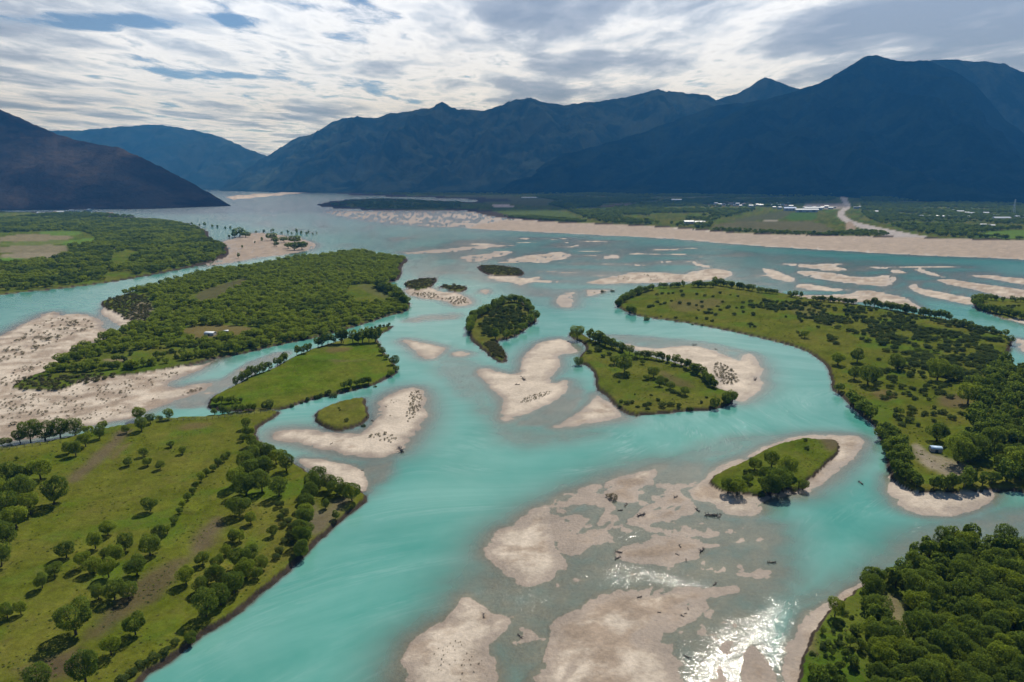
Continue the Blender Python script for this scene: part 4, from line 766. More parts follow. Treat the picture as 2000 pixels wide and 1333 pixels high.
area('shrub', [(1700,700),(1800,715),(1880,765),(1890,830),(1850,880),(1770,860),(1730,800),(1690,740)], (2.6, 4.6), 5.4, 'right_shrubs', .75, clump)
area('shrub', [(1240,580),(1400,566),(1480,590),(1600,640),(1640,680),(1500,650),(1300,620)], (2.8, 5.0), 9, 'right_sparse_shrubs', .65, lambda a, b: sstep(.0, .3, fbm(a, b, 24, 3, 95.0)) * .75 + .03)
each('shrub', 'right_sparse_shrubs', [(1268,601,14),(1275,599,12),(1328,594,12),(1345,596,14),(1360,598,10),(1372,601,12),(1364,607,9),(1384,613,14),(1381,624,12),(1371,635,9),(1360,623,10),(1320,622,9),(1291,619,6),(1471,616,14),(1465,639,8),(1352,632,8),(1625,666,26),(1632,672,18),(1620,658,16),(1290,596,9),(1306,575,9),(1314,574,8)], .65)
# --- the lower right grove
GROVE = ISLANDS['grove_bank'][0]
area('willow', GROVE, (4.2, 6.2), 3.75, 'corner_grove', 1.12, None, [[(1720,1165),(1748,1165),(1775,1240),(1752,1250),(1728,1220)], [(1560,1330),(1570,1255),(1595,1215),(1625,1190),(1690,1150),(1680,1190),(1665,1230),(1690,1333),(1700,1420),(1560,1420)], [(1655,1200),(1672,1200),(1700,1350),(1680,1350)]], None, .3)
each('willow', 'grove_edge', [(1692,1150,34),(1700,1172,34),(1696,1195,34),(1705,1220,40),(1672,1240,28),(1660,1262,24),(1650,1285,22),(1680,1270,24),(1665,1300,26),(1640,1310,26),(1615,1325,34),(1600,1345,40),(1640,1345,36),(1590,1320,24),(1632,1258,14),(1625,1280,14),(1700,1262,26),(1712,1290,28),(1700,1330,30)], 1.1)
area('shrub', [(1575,1300),(1590,1250),(1620,1215),(1660,1180),(1670,1230),(1690,1340),(1560,1400)], (1.2, 2.2), 2.6, 'grove_edge_shrubs', .8, lambda a, b: .6 + 0 * a)
# --- the wooded island
HOLES = [[(367,582),(400,570),(475,545),(482,553),(412,596),(386,600)], [(682,560),(725,555),(745,570),(768,588),(737,594),(700,592),(680,577)], [(354,646),(400,638),(500,641),(500,652),(432,662),(378,670),(356,658)],
 [(190,714),(200,694),(270,688),(350,682),(400,690),(330,712),(260,716)], [(190,600),(216,580),(290,572),(300,602),(292,638),(259,642),(230,622)], [(0,775),(0,730),(54,738),(150,735),(160,760)], [(455,700),(300,730),(160,745),(150,735),(300,722),(450,692)]]
WI = ISLANDS['wooded_island'][0]
area('willow', [p for p in WI], (3.0, 7.2), 5.0, 'island_wood', .76, lambda a, b: .80 + 1.1 * fbm(a, b, 34, 4, 41.0), HOLES, lambda x, y, q: (q + random.uniform(-.12, .12) + (.25 if (x < -150 and y > 560) else 0)) > -.30)
row('willow', [(735,562),(752,572),(770,578),(785,592),(792,602)], 17, 'island_wood', .5, 1.0)
row('willow', [(120,730),(180,728),(232,724)], 16, 'island_front', .5, .9); each('willow', 'island_front', [(128,712,22),(148,706,20),(160,700,22),(190,696,22),(228,706,18),(305,700,16),(318,698,14),(280,716,20),(295,714,18),(248,722,14),(358,698,20)], .95); row('willow', [(370,706),(430,698)], 8, 'island_front', .8, 1.3)
area('shrub', [(190,714),(200,690),(270,688),(350,680),(440,675),(430,692),(330,712)], (2.0, 4.0), 6.0, 'island_front_shrubs', .8, lambda a, b: .35 + 0 * a)
area('shrub', [(320,675),(420,665),(560,650),(650,640),(640,652),(500,682),(380,695)], (2.2, 4.2), 4.2, 'island_front_shrubs', .8, lambda a, b: .55 + 0 * a)
area('olive', [(200,600),(216,582),(284,574),(300,600),(292,638),(259,640),(235,617)], (1.8, 3.4), 2.7, 'island_scrub', .7, lambda a, b: .65 + 0 * a, zmin=.2)
area('olive', [(16,762),(54,738),(160,738),(240,733),(220,742),(150,757),(100,768)], (1.6, 3.2), 2.6, 'island_scrub', .7, lambda a, b: .65 + 0 * a, zmin=.2)
# --- the left bank
LB_HOLES = [[(-130,453),(0,457),(150,450),(190,466),(180,478),(130,482),(140,496),(90,510),(20,516),(-130,522)], [(203,548),(215,532),(262,534),(255,545),(220,551)], [(215,505),(245,490),(265,492),(250,515),(225,525)]]
area('willow', [(-320,605),(0,574),(125,561),(237,546),(337,528),(402,514),(445,500),(447,482),(410,467),(404,451),(375,438),(300,428),(-320,424)], (5.0, 9.5), 8.0, 'left_bank_wood', .68, lambda a, b: .82 + .5 * fbm(a, b, 70, 3, 43.0), LB_HOLES, lambda x, y, q: q + random.uniform(-.1, .1) > .02)
area('willow', [(-320,424),(300,428),(230,417),(-320,412)], (9, 14), 16, 'left_bank_wood', .7, None)
each('willow', 'spit_trees', [(468,463,30),(480,464,18),(458,463,16),(563,486,22),(575,489,30),(590,488,26),(540,476,20),(530,470,20),(555,474,20),(575,476,24),(588,482,16),(540,482,14)], .7)
each('willow', 'flood_trees', [(500,457,5),(515,456,6),(530,455,5),(534,453,5),(550,458,4),(562,456,6),(570,458,5),(580,456,7),(588,458,6),(599,459,5),(603,456,5),(611,460,4),(619,458,4),(375,440,5),(390,442,5),(400,443,6),(415,445,6),(425,446,5),(440,448,5),(450,448,5),(448,465,5),(512,473,6),(498,476,5),(473,486,6),(466,505,7),(416,513,9),(600,480,5)], 1.5)
# --- the far right valley floor
fr_prob = lambda a, b: sstep(-.22, .12, fbm(a, b, 330, 4, 47.0)) * .95
FR_HOLES = [f[0] for f in FIELDS[8:]]
area('willow', [(1160,436),(1300,442),(1400,449),(1425,444),(1380,436),(1480,412),(1560,402),(1640,398),(1650,380),(1100,380),(960,392),(1080,400)], (9, 15), 17, 'far_right_wood', .75, fr_prob, FR_HOLES)
area('willow', [(1680,425),(1760,450),(1850,466),(1940,468),(2150,476),(2150,385),(1680,385)], (8, 14), 15, 'far_right_wood', .7, lambda a, b: sstep(-.3, .1, fbm(a, b, 260, 4, 48.0)), FR_HOLES)
area('willow', [(640,390),(700,388),(900,392),(905,409),(760,410),(640,404)], (9, 14), 20, 'far_right_wood', .6, lambda a, b: sstep(-.2, .25, fbm(a, b, 200, 3, 49.0)) * .8)
area('willow', [(960,424),(1025,429),(1150,437),(1140,432),(1040,424)], (7, 11), 10, 'far_right_wood', .7, None)
area('willow', [(1390,452),(1530,460),(1740,464),(1735,456),(1680,452),(1630,457),(1520,455),(1400,448)], (6, 10), 10, 'far_right_wood', .7, lambda a, b: .75 + 0 * a)
area('willow', [(450,377),(600,374),(900,375),(1150,377),(1150,381),(800,383),(520,380)], (12, 20), 42, 'far_right_wood', .6, lambda a, b: .5 + 0 * a)
# --- dry scrub on the sand
def dry(P, w, sp, reg, p=.6, hr=.7, kind='dry'): area(kind, P, w, sp, reg, hr, lambda a, b: p + .6 * fbm(a, b, 8, 3, 53.0), zmin=.08)
dry([(795,775),(815,758),(826,765),(826,790),(810,820),(795,832),(790,815),(800,795)], (.7, 1.5), 1.35, 'bar_scrub', .55); dry([(715,850),(745,845),(775,852),(775,866),(755,868),(720,858)], (.8, 1.9), 1.7, 'bar_scrub', .6); dry([(750,780),(790,770),(770,830),(745,830)], (.4, .9), 2.4, 'bar_scrub', .25)
dry([(845,1270),(880,1250),(925,1255),(975,1290),(985,1345),(950,1420),(860,1420),(830,1345)], (.22, .5), .9, 'bar_scrub', .10, .9); dry([(1020,780),(1070,764),(1080,768),(1040,786),(1015,790)], (.5, 1.1), 1.0, 'bar_scrub', .65); dry([(1388,712),(1410,710),(1440,730),(1446,750),(1430,755),(1410,752),(1395,730)], (1.0, 2.0), 1.6, 'bar_scrub', .62)
dry([(0,690),(60,640),(110,620),(150,625),(185,630),(180,645),(120,665),(70,690),(0,720)], (1.0, 2.6), 3.0, 'flat_scrub', .22); dry([(0,735),(60,712),(100,705),(50,735),(0,765)], (.8, 1.8), 1.9, 'flat_scrub', .3); dry([(0,770),(100,770),(250,745),(370,722),(320,748),(220,790),(120,810),(0,830)], (.7, 1.6), 1.7, 'flat_scrub', .2); dry([(0,830),(120,812),(260,790),(330,765),(280,798),(200,822),(100,845),(0,860)], (.6, 1.4), 1.8, 'flat_scrub', .2); dry([(345,772),(410,752),(415,756),(360,778)], (.8, 1.6), 1.3, 'flat_scrub', .6)
dry([(795,575),(830,583),(865,585),(905,578),(925,592),(880,598),(860,585),(850,572)], (1.0, 2.2), 2.4, 'bar_scrub', .5, 1.0); dry([(1170,545),(1240,536),(1330,540),(1400,535),(1330,548),(1200,550)], (1.2, 2.6), 8, 'bar_scrub', .3)
for P in ([(934,530),(936,518),(1000,523),(1022,528),(1025,538),(960,537)], [(790,560),(793,550),(850,543),(854,548),(838,563),(812,567)], [(856,561),(880,557),(912,562),(898,570)]): area('olive', P, (2.2, 4.4), 3.6, 'islet_scrub', .55, lambda a, b: .8 + 0 * a, zmin=.15)
each('olive', 'bush_pair', [(1178,571,14),(1196,570,13),(1161,572,5)], .5); each('dry', 'big_dry', [(142,635,22),(166,626,10),(164,645,14),(180,640,9),(118,644,14),(92,665,24),(70,680,20),(78,660,14),(115,660,16),(13,685,14),(25,830,20),(35,685,12)], .5)
each('dry', 'gravel_bush', [(1200,975,30),(1190,970,20)], .55)

# --- rough tufts in the near turf
TUFT = [crown_mesh('tuft', 110 + k, 26, .16, 4, .8, [m_], None, .0, .7) for k, m_ in enumerate([M_SHRUB, M_LEAF, M_LEAF2, M_OLIVE])]
def tufts(nm, sp, w, p0):
    poly = gpoly(ISLANDS[nm][0]); (x0, y0), (x1, y1) = poly.min(0), poly.max(0); x0 = max(x0, -320); y1 = min(y1, 620)
    gx, gy = np.meshgrid(np.arange(x0, x1, sp), np.arange(y0, y1, sp)); gx = gx.ravel() + rng.uniform(-.5, .5, gx.size) * sp; gy = gy.ravel() + rng.uniform(-.5, .5, gy.size) * sp
    qx, qy = w2px(gx, gy); ok = (qx > -40) & (qx < 2040) & (qy < 1400) & (rng.uniform(0, 1, gx.size) < p0 * sstep(-.25, .4, fbm(gx, gy, 12, 4, 99.0))); gx, gy = gx[ok], gy[ok]
    ok = sdf(poly, gx, gy) < -1.5; gx, gy = gx[ok], gy[ok]
    for x, y, z in zip(gx, gy, ground_z(gx, gy)):
        ww = random.uniform(*w); PLANTS.append(dict(kind='tuft', x=float(x), y=float(y), z=float(z), w=ww, h=ww * random.uniform(.25, .6), reg=None, lab=None, light=False, which=random.randrange(4)))
tufts('left_meadow', 1.25, (.35, 1.0), .55); tufts('tree_islet', 1.1, (.35, .9), .6); tufts('wedge_island', 1.6, (.5, 1.2), .5); tufts('right_meadow_island', 2.0, (.6, 1.5), .45); tufts('tree_ringed_meadow', 1.8, (.4, 1.0), .3); tufts('grass_islet', 1.2, (.3, .8), .5); tufts('grove_bank', 1.0, (.4, 1.1), .5)
# ---- individuals and masses
REG = {  # region: (label shared by look-alikes or a phrase to rank them by, group)
 'meadow_scatter': ('round willow of the lower left meadow scatter', 'scattered trees on the lower left meadow'),
 'meadow_upper': ('small round tree on the upper left meadow', 'sparse small trees on the upper left meadow'),
 'left_clump': ('full willow in the left edge meadow clump', 'clump at the left edge'),
 'left_hedge': ('broad willow lining the meadow beside the left sand flat', 'line of willows beside the left sand flat'),
 'meadow_row': ('small tree in the diagonal row on the left meadow', 'diagonal tree row'),
 'bank_clump': ('bushy willow in the big clump near the left bank', 'clump near the left bank'),
 'upper_clump': ('bushy willow in the clump above the brown path', 'clump above the meadow path'),
 'path_trees': ('small tree beside the bare brown path on the left meadow', 'small trees by the brown path'),
 'bank_hedge': ('tall bush in the straight hedge at the left bank', 'straight hedge to the bank'),
 'tip_clump': ('dark rounded tree on the tip of the left meadow', 'clump on the meadow tip'),
 'neck_trees': ('small tree along the inlet shore above the left meadow', 'trees along the inlet'),
 'fence_trees': ('tree at the fence corner by the sand flat', 'trees at the fence corner'),
 'fence_row': ('low round tree in the clipped row along the meadow fence', 'row along the meadow fence'),
 'ring_rows': ('tree in the rows around the smooth grass island', 'rows around the smooth grass island'),
 'ring_east': ('tree on the eastern tip of the smooth grass island', 'trees on the smooth island tip'),
 'oval_ring': ('tree in the ring around the small oval island', 'ring of trees on the oval island'),
 'wedge_row': ('tree in the upper row of the wedge shaped island', 'upper row of the wedge island'),
 'wedge_arc': ('bright tree in the curved row on the wedge shaped island', 'curved row of the wedge island'),
 'wedge_corner': ('tree in the thick clump on the right corner of the wedge island', 'corner clump of the wedge island'),
 'wedge_trees': ('rounded tree standing on the turf of the wedge island', 'trees on the wedge island'),
 'islet_trees': ('round tree in the clump on the lower right islet', 'clump on the small green islet'),
 'right_rows': ('tree in the rows edging the large right island', 'rows edging the right island'),
 'right_trees': ('large dark tree on the open right island turf', 'large trees on the right island'),
 'right_bank_row': ('dense willow in the line along the right shore of the main bend', 'shore line of the right island'),
 'right_grove': ('leafy willow in the grove filling the right part of the right island', 'grove on the right island'),
 'corner_grove': ('leafy willow in the dense lower right corner grove', 'grove at the lower right corner'),
 'grove_edge': ('willow on the open left margin of the lower right grove', 'left margin of the lower right grove'),
 'edge_islet': ('tree on the islet at the right edge', 'trees on the right edge islet'),
 'island_wood': ('willow in the dense wood covering the long left island', 'wood on the long left island'),
 'island_front': ('tree on the grassy lower shore of the long wooded island', 'lower shore of the wooded island'),
 'left_bank_wood': ('tree in the wood on the far left bank', 'wood on the far left bank'),
 'spit_trees': ('low tree on the grey mudflat spit beyond the wooded island', 'trees on the mudflat spit'),
 'flood_trees': ('tiny tree standing in flooded shallows beyond the wooded island', 'flooded trees'),
 'bank_shrubs': ('low shrub in the loose strip left of the straight hedge', 'shrubs beside the straight hedge'),
 'brink_shrubs': ('bright low shrub on the lower left bank brink', 'shrubs on the bank brink'),
 'spit_shrubs': ('small shrub on the thin spit above the smooth grass island', 'shrubs on the thin spit'),
 'ring_south': ('shrub on the lower shore of the smooth grass island', 'lower shore of the smooth island'),
 'oval_inside': ('shrub inside the tree ring of the oval island', 'shrubs inside the oval ring'),
 'wedge_shrubs': ('low shrub on the wedge shaped island', 'shrubs on the wedge island'),
 'islet_bushes': ('small bush on the small green islet at lower right', 'bushes on the small green islet'),
 'bare_islet_bushes': ('tiny bush on the bare leaf shaped islet', 'bushes on the leaf shaped islet'),
 'edge_islet_shrubs': ('shrub inside the islet at the right edge', 'shrubs on the right edge islet'),
 'right_shrubs': ('dark mounded shrub scattered on the right island', 'shrub scatter on the right island'),
 'right_sparse_shrubs': ('dark shrub on the open left half of the right island', 'shrubs on the open half of the right island'),
 'grove_edge_shrubs': ('small shrub in the grass left of the lower right grove', 'shrubs left of the lower right grove'),
 'island_front_shrubs': ('low shrub on the lower shore of the wooded island', 'shrubs on the wooded island shore'),
 'big_dry': ('dark brown dry bush on the left sand flat', 'dry bushes on the left sand flat'),
 'gravel_bush': ('grey brown bush beside the wet gravel flat', 'dry bushes by the gravel flat'),
 'bar_scrub': ('small brown dry bush on a pale sandbar', 'dry bushes on the sandbars'),
 'flat_scrub': ('small brown dry bush on the wide left sand flat', 'dry scrub on the left sand flat'),
 'bush_pair': ('dark bush on the thin shoal off the right island', 'bushes on the thin shoal'),
 'islet_scrub': ('olive scrub bush on a low scrub islet', 'scrub on the low islets'),
 'oval_tail': ('olive scrub bush on the tail of the oval island', 'scrub on the oval island tail'),
 'island_scrub': ('olive scrub bush at the left end of the wooded island', 'scrub at the left end of the wooded island'),
}
ORD = 'first second third fourth fifth sixth seventh eighth ninth tenth eleventh twelfth thirteenth fourteenth fifteenth sixteenth seventeenth eighteenth'.split()
RANKED = {'meadow_scatter', 'meadow_upper', 'left_hedge', 'meadow_row', 'path_trees', 'bank_hedge', 'tip_clump', 'ring_east', 'wedge_trees', 'islet_trees', 'right_trees', 'big_dry', 'bush_pair', 'gravel_bush', 'bank_clump', 'left_clump', 'upper_clump', 'neck_trees', 'fence_trees', 'brink_shrubs', 'bare_islet_bushes'}
SUB = {'corner_grove': lambda a, b: ', upper edge by the water' if b < 1135 else (', near the bottom of the view' if b > 1270 else (', right side' if a > 1880 else ', middle part')),
 'right_shrubs': lambda a, b: ', near the shelter' if b > 745 else (', left part' if a < 1640 else (', middle part' if a < 1800 else ', toward its right tip')),
 'island_scrub': lambda a, b: ', upper patch' if b < 680 else ', lower patch', 'flat_scrub': lambda a, b: ', upper part' if b < 720 else ', lower part',
 'bar_scrub': lambda a, b: ', hook shaped one' if a < 840 and b < 900 else (', bottom edge one' if b > 1100 else (', curved one' if a > 1380 else ', mid river'))}
for p in PLANTS:
    if p['reg'] in SUB: p['lab2'] = REG[p['reg']][0] + SUB[p['reg']](*w2px(p['x'], p['y'], p['z']))
for rg in RANKED:
    L_ = [p for p in PLANTS if p['reg'] == rg]
    for p in L_: p['_px'] = w2px(p['x'], p['y'], p['z'])[0]
    L_.sort(key=lambda p: p['_px'])
    for i, p in enumerate(L_):
        if i < len(ORD): p['lab'] = REG[rg][0] + (', leftmost' if i == 0 else (', rightmost' if i == len(L_) - 1 else ', %s from the left' % ORD[i]))
def in_view(p):
    qx, qy = w2px(p['x'], p['y'], p['z'] + p['h'] * .6); m = p['w'] * .6 * CF / depth_of(p['x'], p['y'])
    return -m < qx < 2000 + m and qy < 1333 + m
def stuff(name, items, protos, label, cat):
    """a mass: points with size and turn, plants set on them"""
    if not items: return
    pts = np.array([[p['x'], p['y'], p['z'] - .03] for p in items])
    me = bpy.data.meshes.new(name); me.vertices.add(len(pts)); me.vertices.foreach_set('co', pts.astype(np.float32).ravel()); me.update()
    attr(me, 'size', np.array([[p['w'], p['w'] * random.uniform(.85, 1.15), p['h']] for p in items]), 'FLOAT_VECTOR')
    attr(me, 'turn', np.array([[0, 0, random.uniform(0, 6.28)] for p in items]), 'FLOAT_VECTOR')
    attr(me, 'which', np.array([p['which'] for p in items]), 'INT')
    col = bpy.data.collections.new(name + '_kinds')
    for i, pm in enumerate(protos):
        o = bpy.data.objects.new('%s_kind_%02d' % (name, i), pm); col.objects.link(o)
    ob = link(bpy.data.objects.new(name, me)); tag(ob, label, cat, None, 'stuff')
    ng = bpy.data.node_groups.new(name, 'GeometryNodeTree')
    ng.interface.new_socket('Geometry', in_out='INPUT', socket_type='NodeSocketGeometry'); ng.interface.new_socket('Geometry', in_out='OUTPUT', socket_type='NodeSocketGeometry')
    N, L = ng.nodes, ng.links
    gi, go = N.new('NodeGroupInput'), N.new('NodeGroupOutput')
    m2p = N.new('GeometryNodeMeshToPoints'); iop = N.new('GeometryNodeInstanceOnPoints'); ci_ = N.new('GeometryNodeCollectionInfo')
    ci_.inputs['Collection'].default_value = col; ci_.inputs['Separate Children'].default_value = True; ci_.inputs['Reset Children'].default_value = True
    def na(nm, t):
        n = N.new('GeometryNodeInputNamedAttribute'); n.data_type = t; n.inputs['Name'].default_value = nm; return n.outputs['Attribute']
    L.new(gi.outputs[0], m2p.inputs['Mesh']); L.new(m2p.outputs[0], iop.inputs['Points']); L.new(ci_.outputs[0], iop.inputs['Instance'])
    iop.inputs['Pick Instance'].default_value = True
    L.new(na('which', 'INT'), iop.inputs['Instance Index']); L.new(na('turn', 'FLOAT_VECTOR'), iop.inputs['Rotation']); L.new(na('size', 'FLOAT_VECTOR'), iop.inputs['Scale'])
    L.new(iop.outputs[0], go.inputs[0])
    md = ob.modifiers.new('plants', 'NODES'); md.node_group = ng
    return ob
def individuals(kind, n_max, min_px):
    L_ = [p for p in PLANTS if p['kind'] == kind and in_view(p)]
    for p in L_: p['_s'] = p['w'] * CF / depth_of(p['x'], p['y']) + (1000 if p['lab'] else 0)
    L_.sort(key=lambda p: -p['_s']); return [p for p in L_ if p['_s'] > min_px][:n_max]
def solo(p, name, cat, label, group, parts, single=None):
    s = (p['w'], p['w'] * random.uniform(.9, 1.1), p['h']); rz = random.uniform(0, 6.28)
    if single is not None:
        o = link(bpy.data.objects.new(name, single)); o.location = (p['x'], p['y'], p['z'] - .03); o.rotation_euler = (0, 0, rz); o.scale = s
    else:
        o = empty(name, (p['x'], p['y'], p['z'] - .03), rz, s)
        for nm, me in parts: link(bpy.data.objects.new(nm, me), o)
    tag(o, label, cat, group); return o
chosen = individuals('willow', 300, 0); ids = set(map(id, chosen))
for i, p in enumerate(chosen):
    tr, cr = WILLOW[i % 8] if not p['light'] else WILLOW[3 + 4 * (i % 2)]
    lab = p['lab'] or p.get('lab2') or REG[p['reg']][0]
    solo(p, 'willow_tree', 'tree', lab, REG[p['reg']][1] if p['reg'] else None, [('trunk', tr), ('crown', cr)])
rest = [p for p in PLANTS if p['kind'] == 'willow' and id(p) not in ids]
for p in rest: p['which'] = random.randrange(6) if not p['light'] else 6 + random.randrange(4)
stuff('willow_wood', rest, WILLOW_LOW + WILLOW_LIGHT, 'smaller and farther willows massed on islands and banks', 'wood')
chosen = individuals('shrub', 260, 7); ids = set(map(id, chosen))
for i, p in enumerate(chosen): solo(p, 'shrub', 'shrub', p['lab'] or p.get('lab2') or REG[p['reg']][0], REG[p['reg']][1], None, SHRUB[i % 6])
rest = [p for p in PLANTS if p['kind'] == 'shrub' and id(p) not in ids]
for p in rest: p['which'] = random.randrange(4)
stuff('shrub_thicket', rest, SHRUB_LOW, 'smaller shrubs spread over the islands', 'shrubs')
chosen = individuals('dry', 150, 6.5) + individuals('olive', 60, 9); ids = set(map(id, chosen))
for i, p in enumerate(chosen):
    solo(p, 'dry_bush' if p['kind'] == 'dry' else 'scrub_bush', 'bush', p['lab'] or p.get('lab2') or REG[p['reg']][0], REG[p['reg']][1], None, DRY[i % 4] if p['kind'] == 'dry' else OLIVE[i % 3])
for kd, nm, pr, lb in (('dry', 'dry_scrub', DRY, 'fine brown dry scrub dotting the sandbars and flats'), ('olive', 'olive_scrub', OLIVE, 'olive scrub cover on low islets and sandy points')):
    rest = [p for p in PLANTS if p['kind'] == kd and id(p) not in ids]
    for p in rest: p['which'] = random.randrange(len(pr))
    stuff(nm, rest, pr, lb, 'scrub')
print('PLANTS', {k: sum(p['kind'] == k for p in PLANTS) for k in ('willow', 'shrub', 'dry', 'olive')})

stuff('grass_tuft', [p for p in PLANTS if p['kind'] == 'tuft'], TUFT, 'rough grass tufts scattered over the near meadows', 'grass')

# ------------------------------------------------------------------ shelters, villages, fence, drift wood
def copy_thing(src, loc, rz, s=(1, 1, 1)):
    o = src.copy(); COL.objects.link(o); o.location = loc; o.rotation_euler = (0, 0, rz); o.scale = s
    for c in src.children:
        d = c.copy(); COL.objects.link(d); d.parent = o
        for e in c.children:
            f = e.copy(); COL.objects.link(f); f.parent = d
    return o
def part(name, mb, m, parent, smooth=False): return link(bpy.data.objects.new(name, mb.mesh(name, m, smooth)), parent)
def arch(mb, L_, W_, h0, h1, n=8, t=.05):
    """barrel roof along x"""
    P = [(W_ / 2 * -math.cos(math.pi * k / n), h0 + (h1 - h0) * math.sin(math.pi * k / n)) for k in range(n + 1)]
    V = []; F = []
    for x in (-L_ / 2, L_ / 2):
        for y, z in P: V.append((x, y, z))
    for x in (-L_ / 2, L_ / 2):
        for y, z in P: V.append((x, y * .97, z - t))
    m_ = n + 1
    for k in range(n):
        F += [(k, k + 1, m_ + k + 1, m_ + k), (2 * m_ + k, 3 * m_ + k, 3 * m_ + k + 1, 2 * m_ + k + 1), (k, 2 * m_ + k, 2 * m_ + k + 1, k + 1), (m_ + k, m_ + k + 1, 3 * m_ + k + 1, 3 * m_ + k)]
    F += [(0, m_, 3 * m_, 2 * m_), (n, 2 * m_ + n, 3 * m_ + n, m_ + n)]
    mb.add(V, F)
def shelter(px, py, L_, W_, H_, rz, cover, label):
    x, y, z = place(px, py); o = empty('tarp_shelter', (x, y, z), rz); tag(o, label, 'shelter')
    mb = MB(); arch(mb, L_, W_, H_ * .62, H_); part('roof', mb, cover, o, True)
    mb = MB(); mb.box(-L_ / 2 + .15, L_ / 2 - .15, -W_ / 2 + .12, W_ / 2 - .12, 0, H_ * .62); part('wall', mb, M_WALL, o)
    mb = MB(); mb.box(-.5, .5, -W_ / 2 + .06, -W_ / 2 + .12, 0, H_ * .55); part('door', mb, M_GLASS, o)
    for sx in (-1, 1):
        for sy in (-1, 1):
            mb = MB(); mb.tube([(sx * (L_ / 2 - .06), sy * (W_ / 2 - .06), -.2), (sx * (L_ / 2 - .06), sy * (W_ / 2 - .06), H_ * .66)], [.05, .05], 5); part('pole', mb, M_WOOD, o)
    return o
shelter(411, 655, 6.6, 4.2, 2.4, -.12, M_TARP, 'white arched tarp shelter in the clearing of the wooded island')
shelter(441, 650, 3.6, 1.8, 1.7, .5, M_TARP, 'small white lean shelter right of the arched one')
shelter(1827, 882, 4.0, 2.8, 2.1, -.25, M_TARPB, 'pale blue and white tarp shelter among willows on the right island')
def house_proto(k, roof_m, flat):
    o = empty('house', (0, 0, -500)); w, d, h = 11, 8, 5.4
    mb = MB(); mb.box(-w / 2, w / 2, -d / 2, d / 2, -1.5, h); part('wall', mb, M_WALL, o)
    mb = MB()
    if flat: mb.box(-w / 2 - .5, w / 2 + .5, -d / 2 - .5, d / 2 + .5, h + .003, h + .5)
    else: mb.add([(-w / 2 - .6, -d / 2 - .6, h + .003), (w / 2 + .6, -d / 2 - .6, h + .003), (w / 2 + .6, d / 2 + .6, h + .003), (-w / 2 - .6, d / 2 + .6, h + .003), (-w / 2 - .6, 0, h + 2.4), (w / 2 + .6, 0, h + 2.4)], [(0, 3, 2, 1), (0, 1, 5, 4), (2, 3, 4, 5), (0, 4, 3), (1, 2, 5)])
    part('roof', mb, roof_m, o)
    mb = MB(); mb.box(-.7, .7, -d / 2 - .05, -d / 2 - .003, 0, 2.2); part('door', mb, M_ROOFR, o)
    for wx in (-3.6, 3.4):
        for wz in (1.0, 3.4):
            mb = MB(); mb.box(wx - .8, wx + .8, -d / 2 - .05, -d / 2 - .003, wz, wz + 1.3); part('window', mb, M_GLASS, o)
    return o
HP = [house_proto(0, M_ROOFM, True), house_proto(1, M_ROOFM, False), house_proto(2, M_ROOFR, False), house_proto(3, M_ROOFB, False)]
used = set()
def house(px, py, k, label, group, s=1.0, rz=None, sx=1.0):
    x, y, z = place(px, py); rz = random.uniform(-.5, .5) if rz is None else rz
    if k not in used: o = HP[k]; used.add(k); o.location = (x, y, z); o.rotation_euler = (0, 0, rz); o.scale = (s * sx, s, s)
    else: o = copy_thing(HP[k], (x, y, z), rz, (s * sx, s, s))
    tag(o, label, 'house', group)
VILL = [([(1462,379),(1468,378),(1475,377),(1483,378),(1488,379),(1456,380)], 'small white house high on the slope above the village', 'houses above the village'),
 ([(1504,386),(1510,384),(1516,386),(1522,388),(1530,386),(1500,389)], 'white house at the mountain foot left of the dry stream', 'houses at the mountain foot'),
 ([(1398,400),(1406,402),(1412,401),(1420,403),(1428,400),(1434,403),(1440,401),(1446,404),(1452,402),(1418,398),(1430,397),(1442,398),(1466,405),(1472,404),(1482,402)], 'white house in the main village row among dark trees', 'houses of the main village'),
 ([(1508,402),(1515,399),(1521,403),(1527,400),(1534,404),(1540,399),(1512,407),(1522,409),(1545,405)], 'house in the village right of the main row', 'houses right of the main village'),
 ([(1572,408),(1580,405),(1590,407),(1598,404),(1606,408),(1614,406),(1622,409),(1630,407)], 'pale building beside the gravel yard near the dry stream', 'buildings by the gravel yard'),
 ([(1702,418),(1710,417),(1672,408),(1680,406)], 'shed right of the dry stream', 'sheds right of the dry stream'),
 ([(1842,412),(1850,416),(1862,414),(1875,417),(1888,419),(1896,421),(1905,420),(1915,422),(1925,420),(1934,422),(1945,424),(1955,428),(1962,431),(1970,430),(1978,432),(1985,427),(1992,430),(1998,426),(1920,443),(1935,445)], 'white house in the village at the right edge of the valley', 'houses at the right edge'),
 ([(78,420),(85,419),(110,417),(118,418),(140,414),(150,415),(168,412),(175,413),(190,419),(215,420)], 'white house at the foot of the brown mountain on the left', 'houses below the brown mountain'),
 ([(898,377),(905,376),(912,377),(972,376),(980,375),(990,376),(1000,377),(1010,376),(1022,378),(940,377)], 'tiny pale house in the far village at the foot of the ridge', 'houses of the far centre village')]
for L_, lab, gp in VILL:
    for i, (a, b) in enumerate(L_): house(a, b, random.choice([0, 0, 1, 1, 1, 2]), lab, gp, random.uniform(.8, 1.25), None, random.uniform(.9, 1.5))
house(1542, 412, 3, 'blue roofed shed at the left end of the long village sheds', None, 1.6, .05, 2.2)
house(1575, 415, 1, 'long white roofed shed above the green field, in front', None, 1.5, .03, 4.2); house(1588, 411, 1, 'long white roofed shed above the green field, behind', None, 1.5, .03, 3.6)
house(1345, 438, 1, 'long low white shed on the far bank, left of two', None, 1.1, .1, 1.8); house(1366, 439, 1, 'long low white shed on the far bank, right of two', None, 1.1, .1, 1.9)
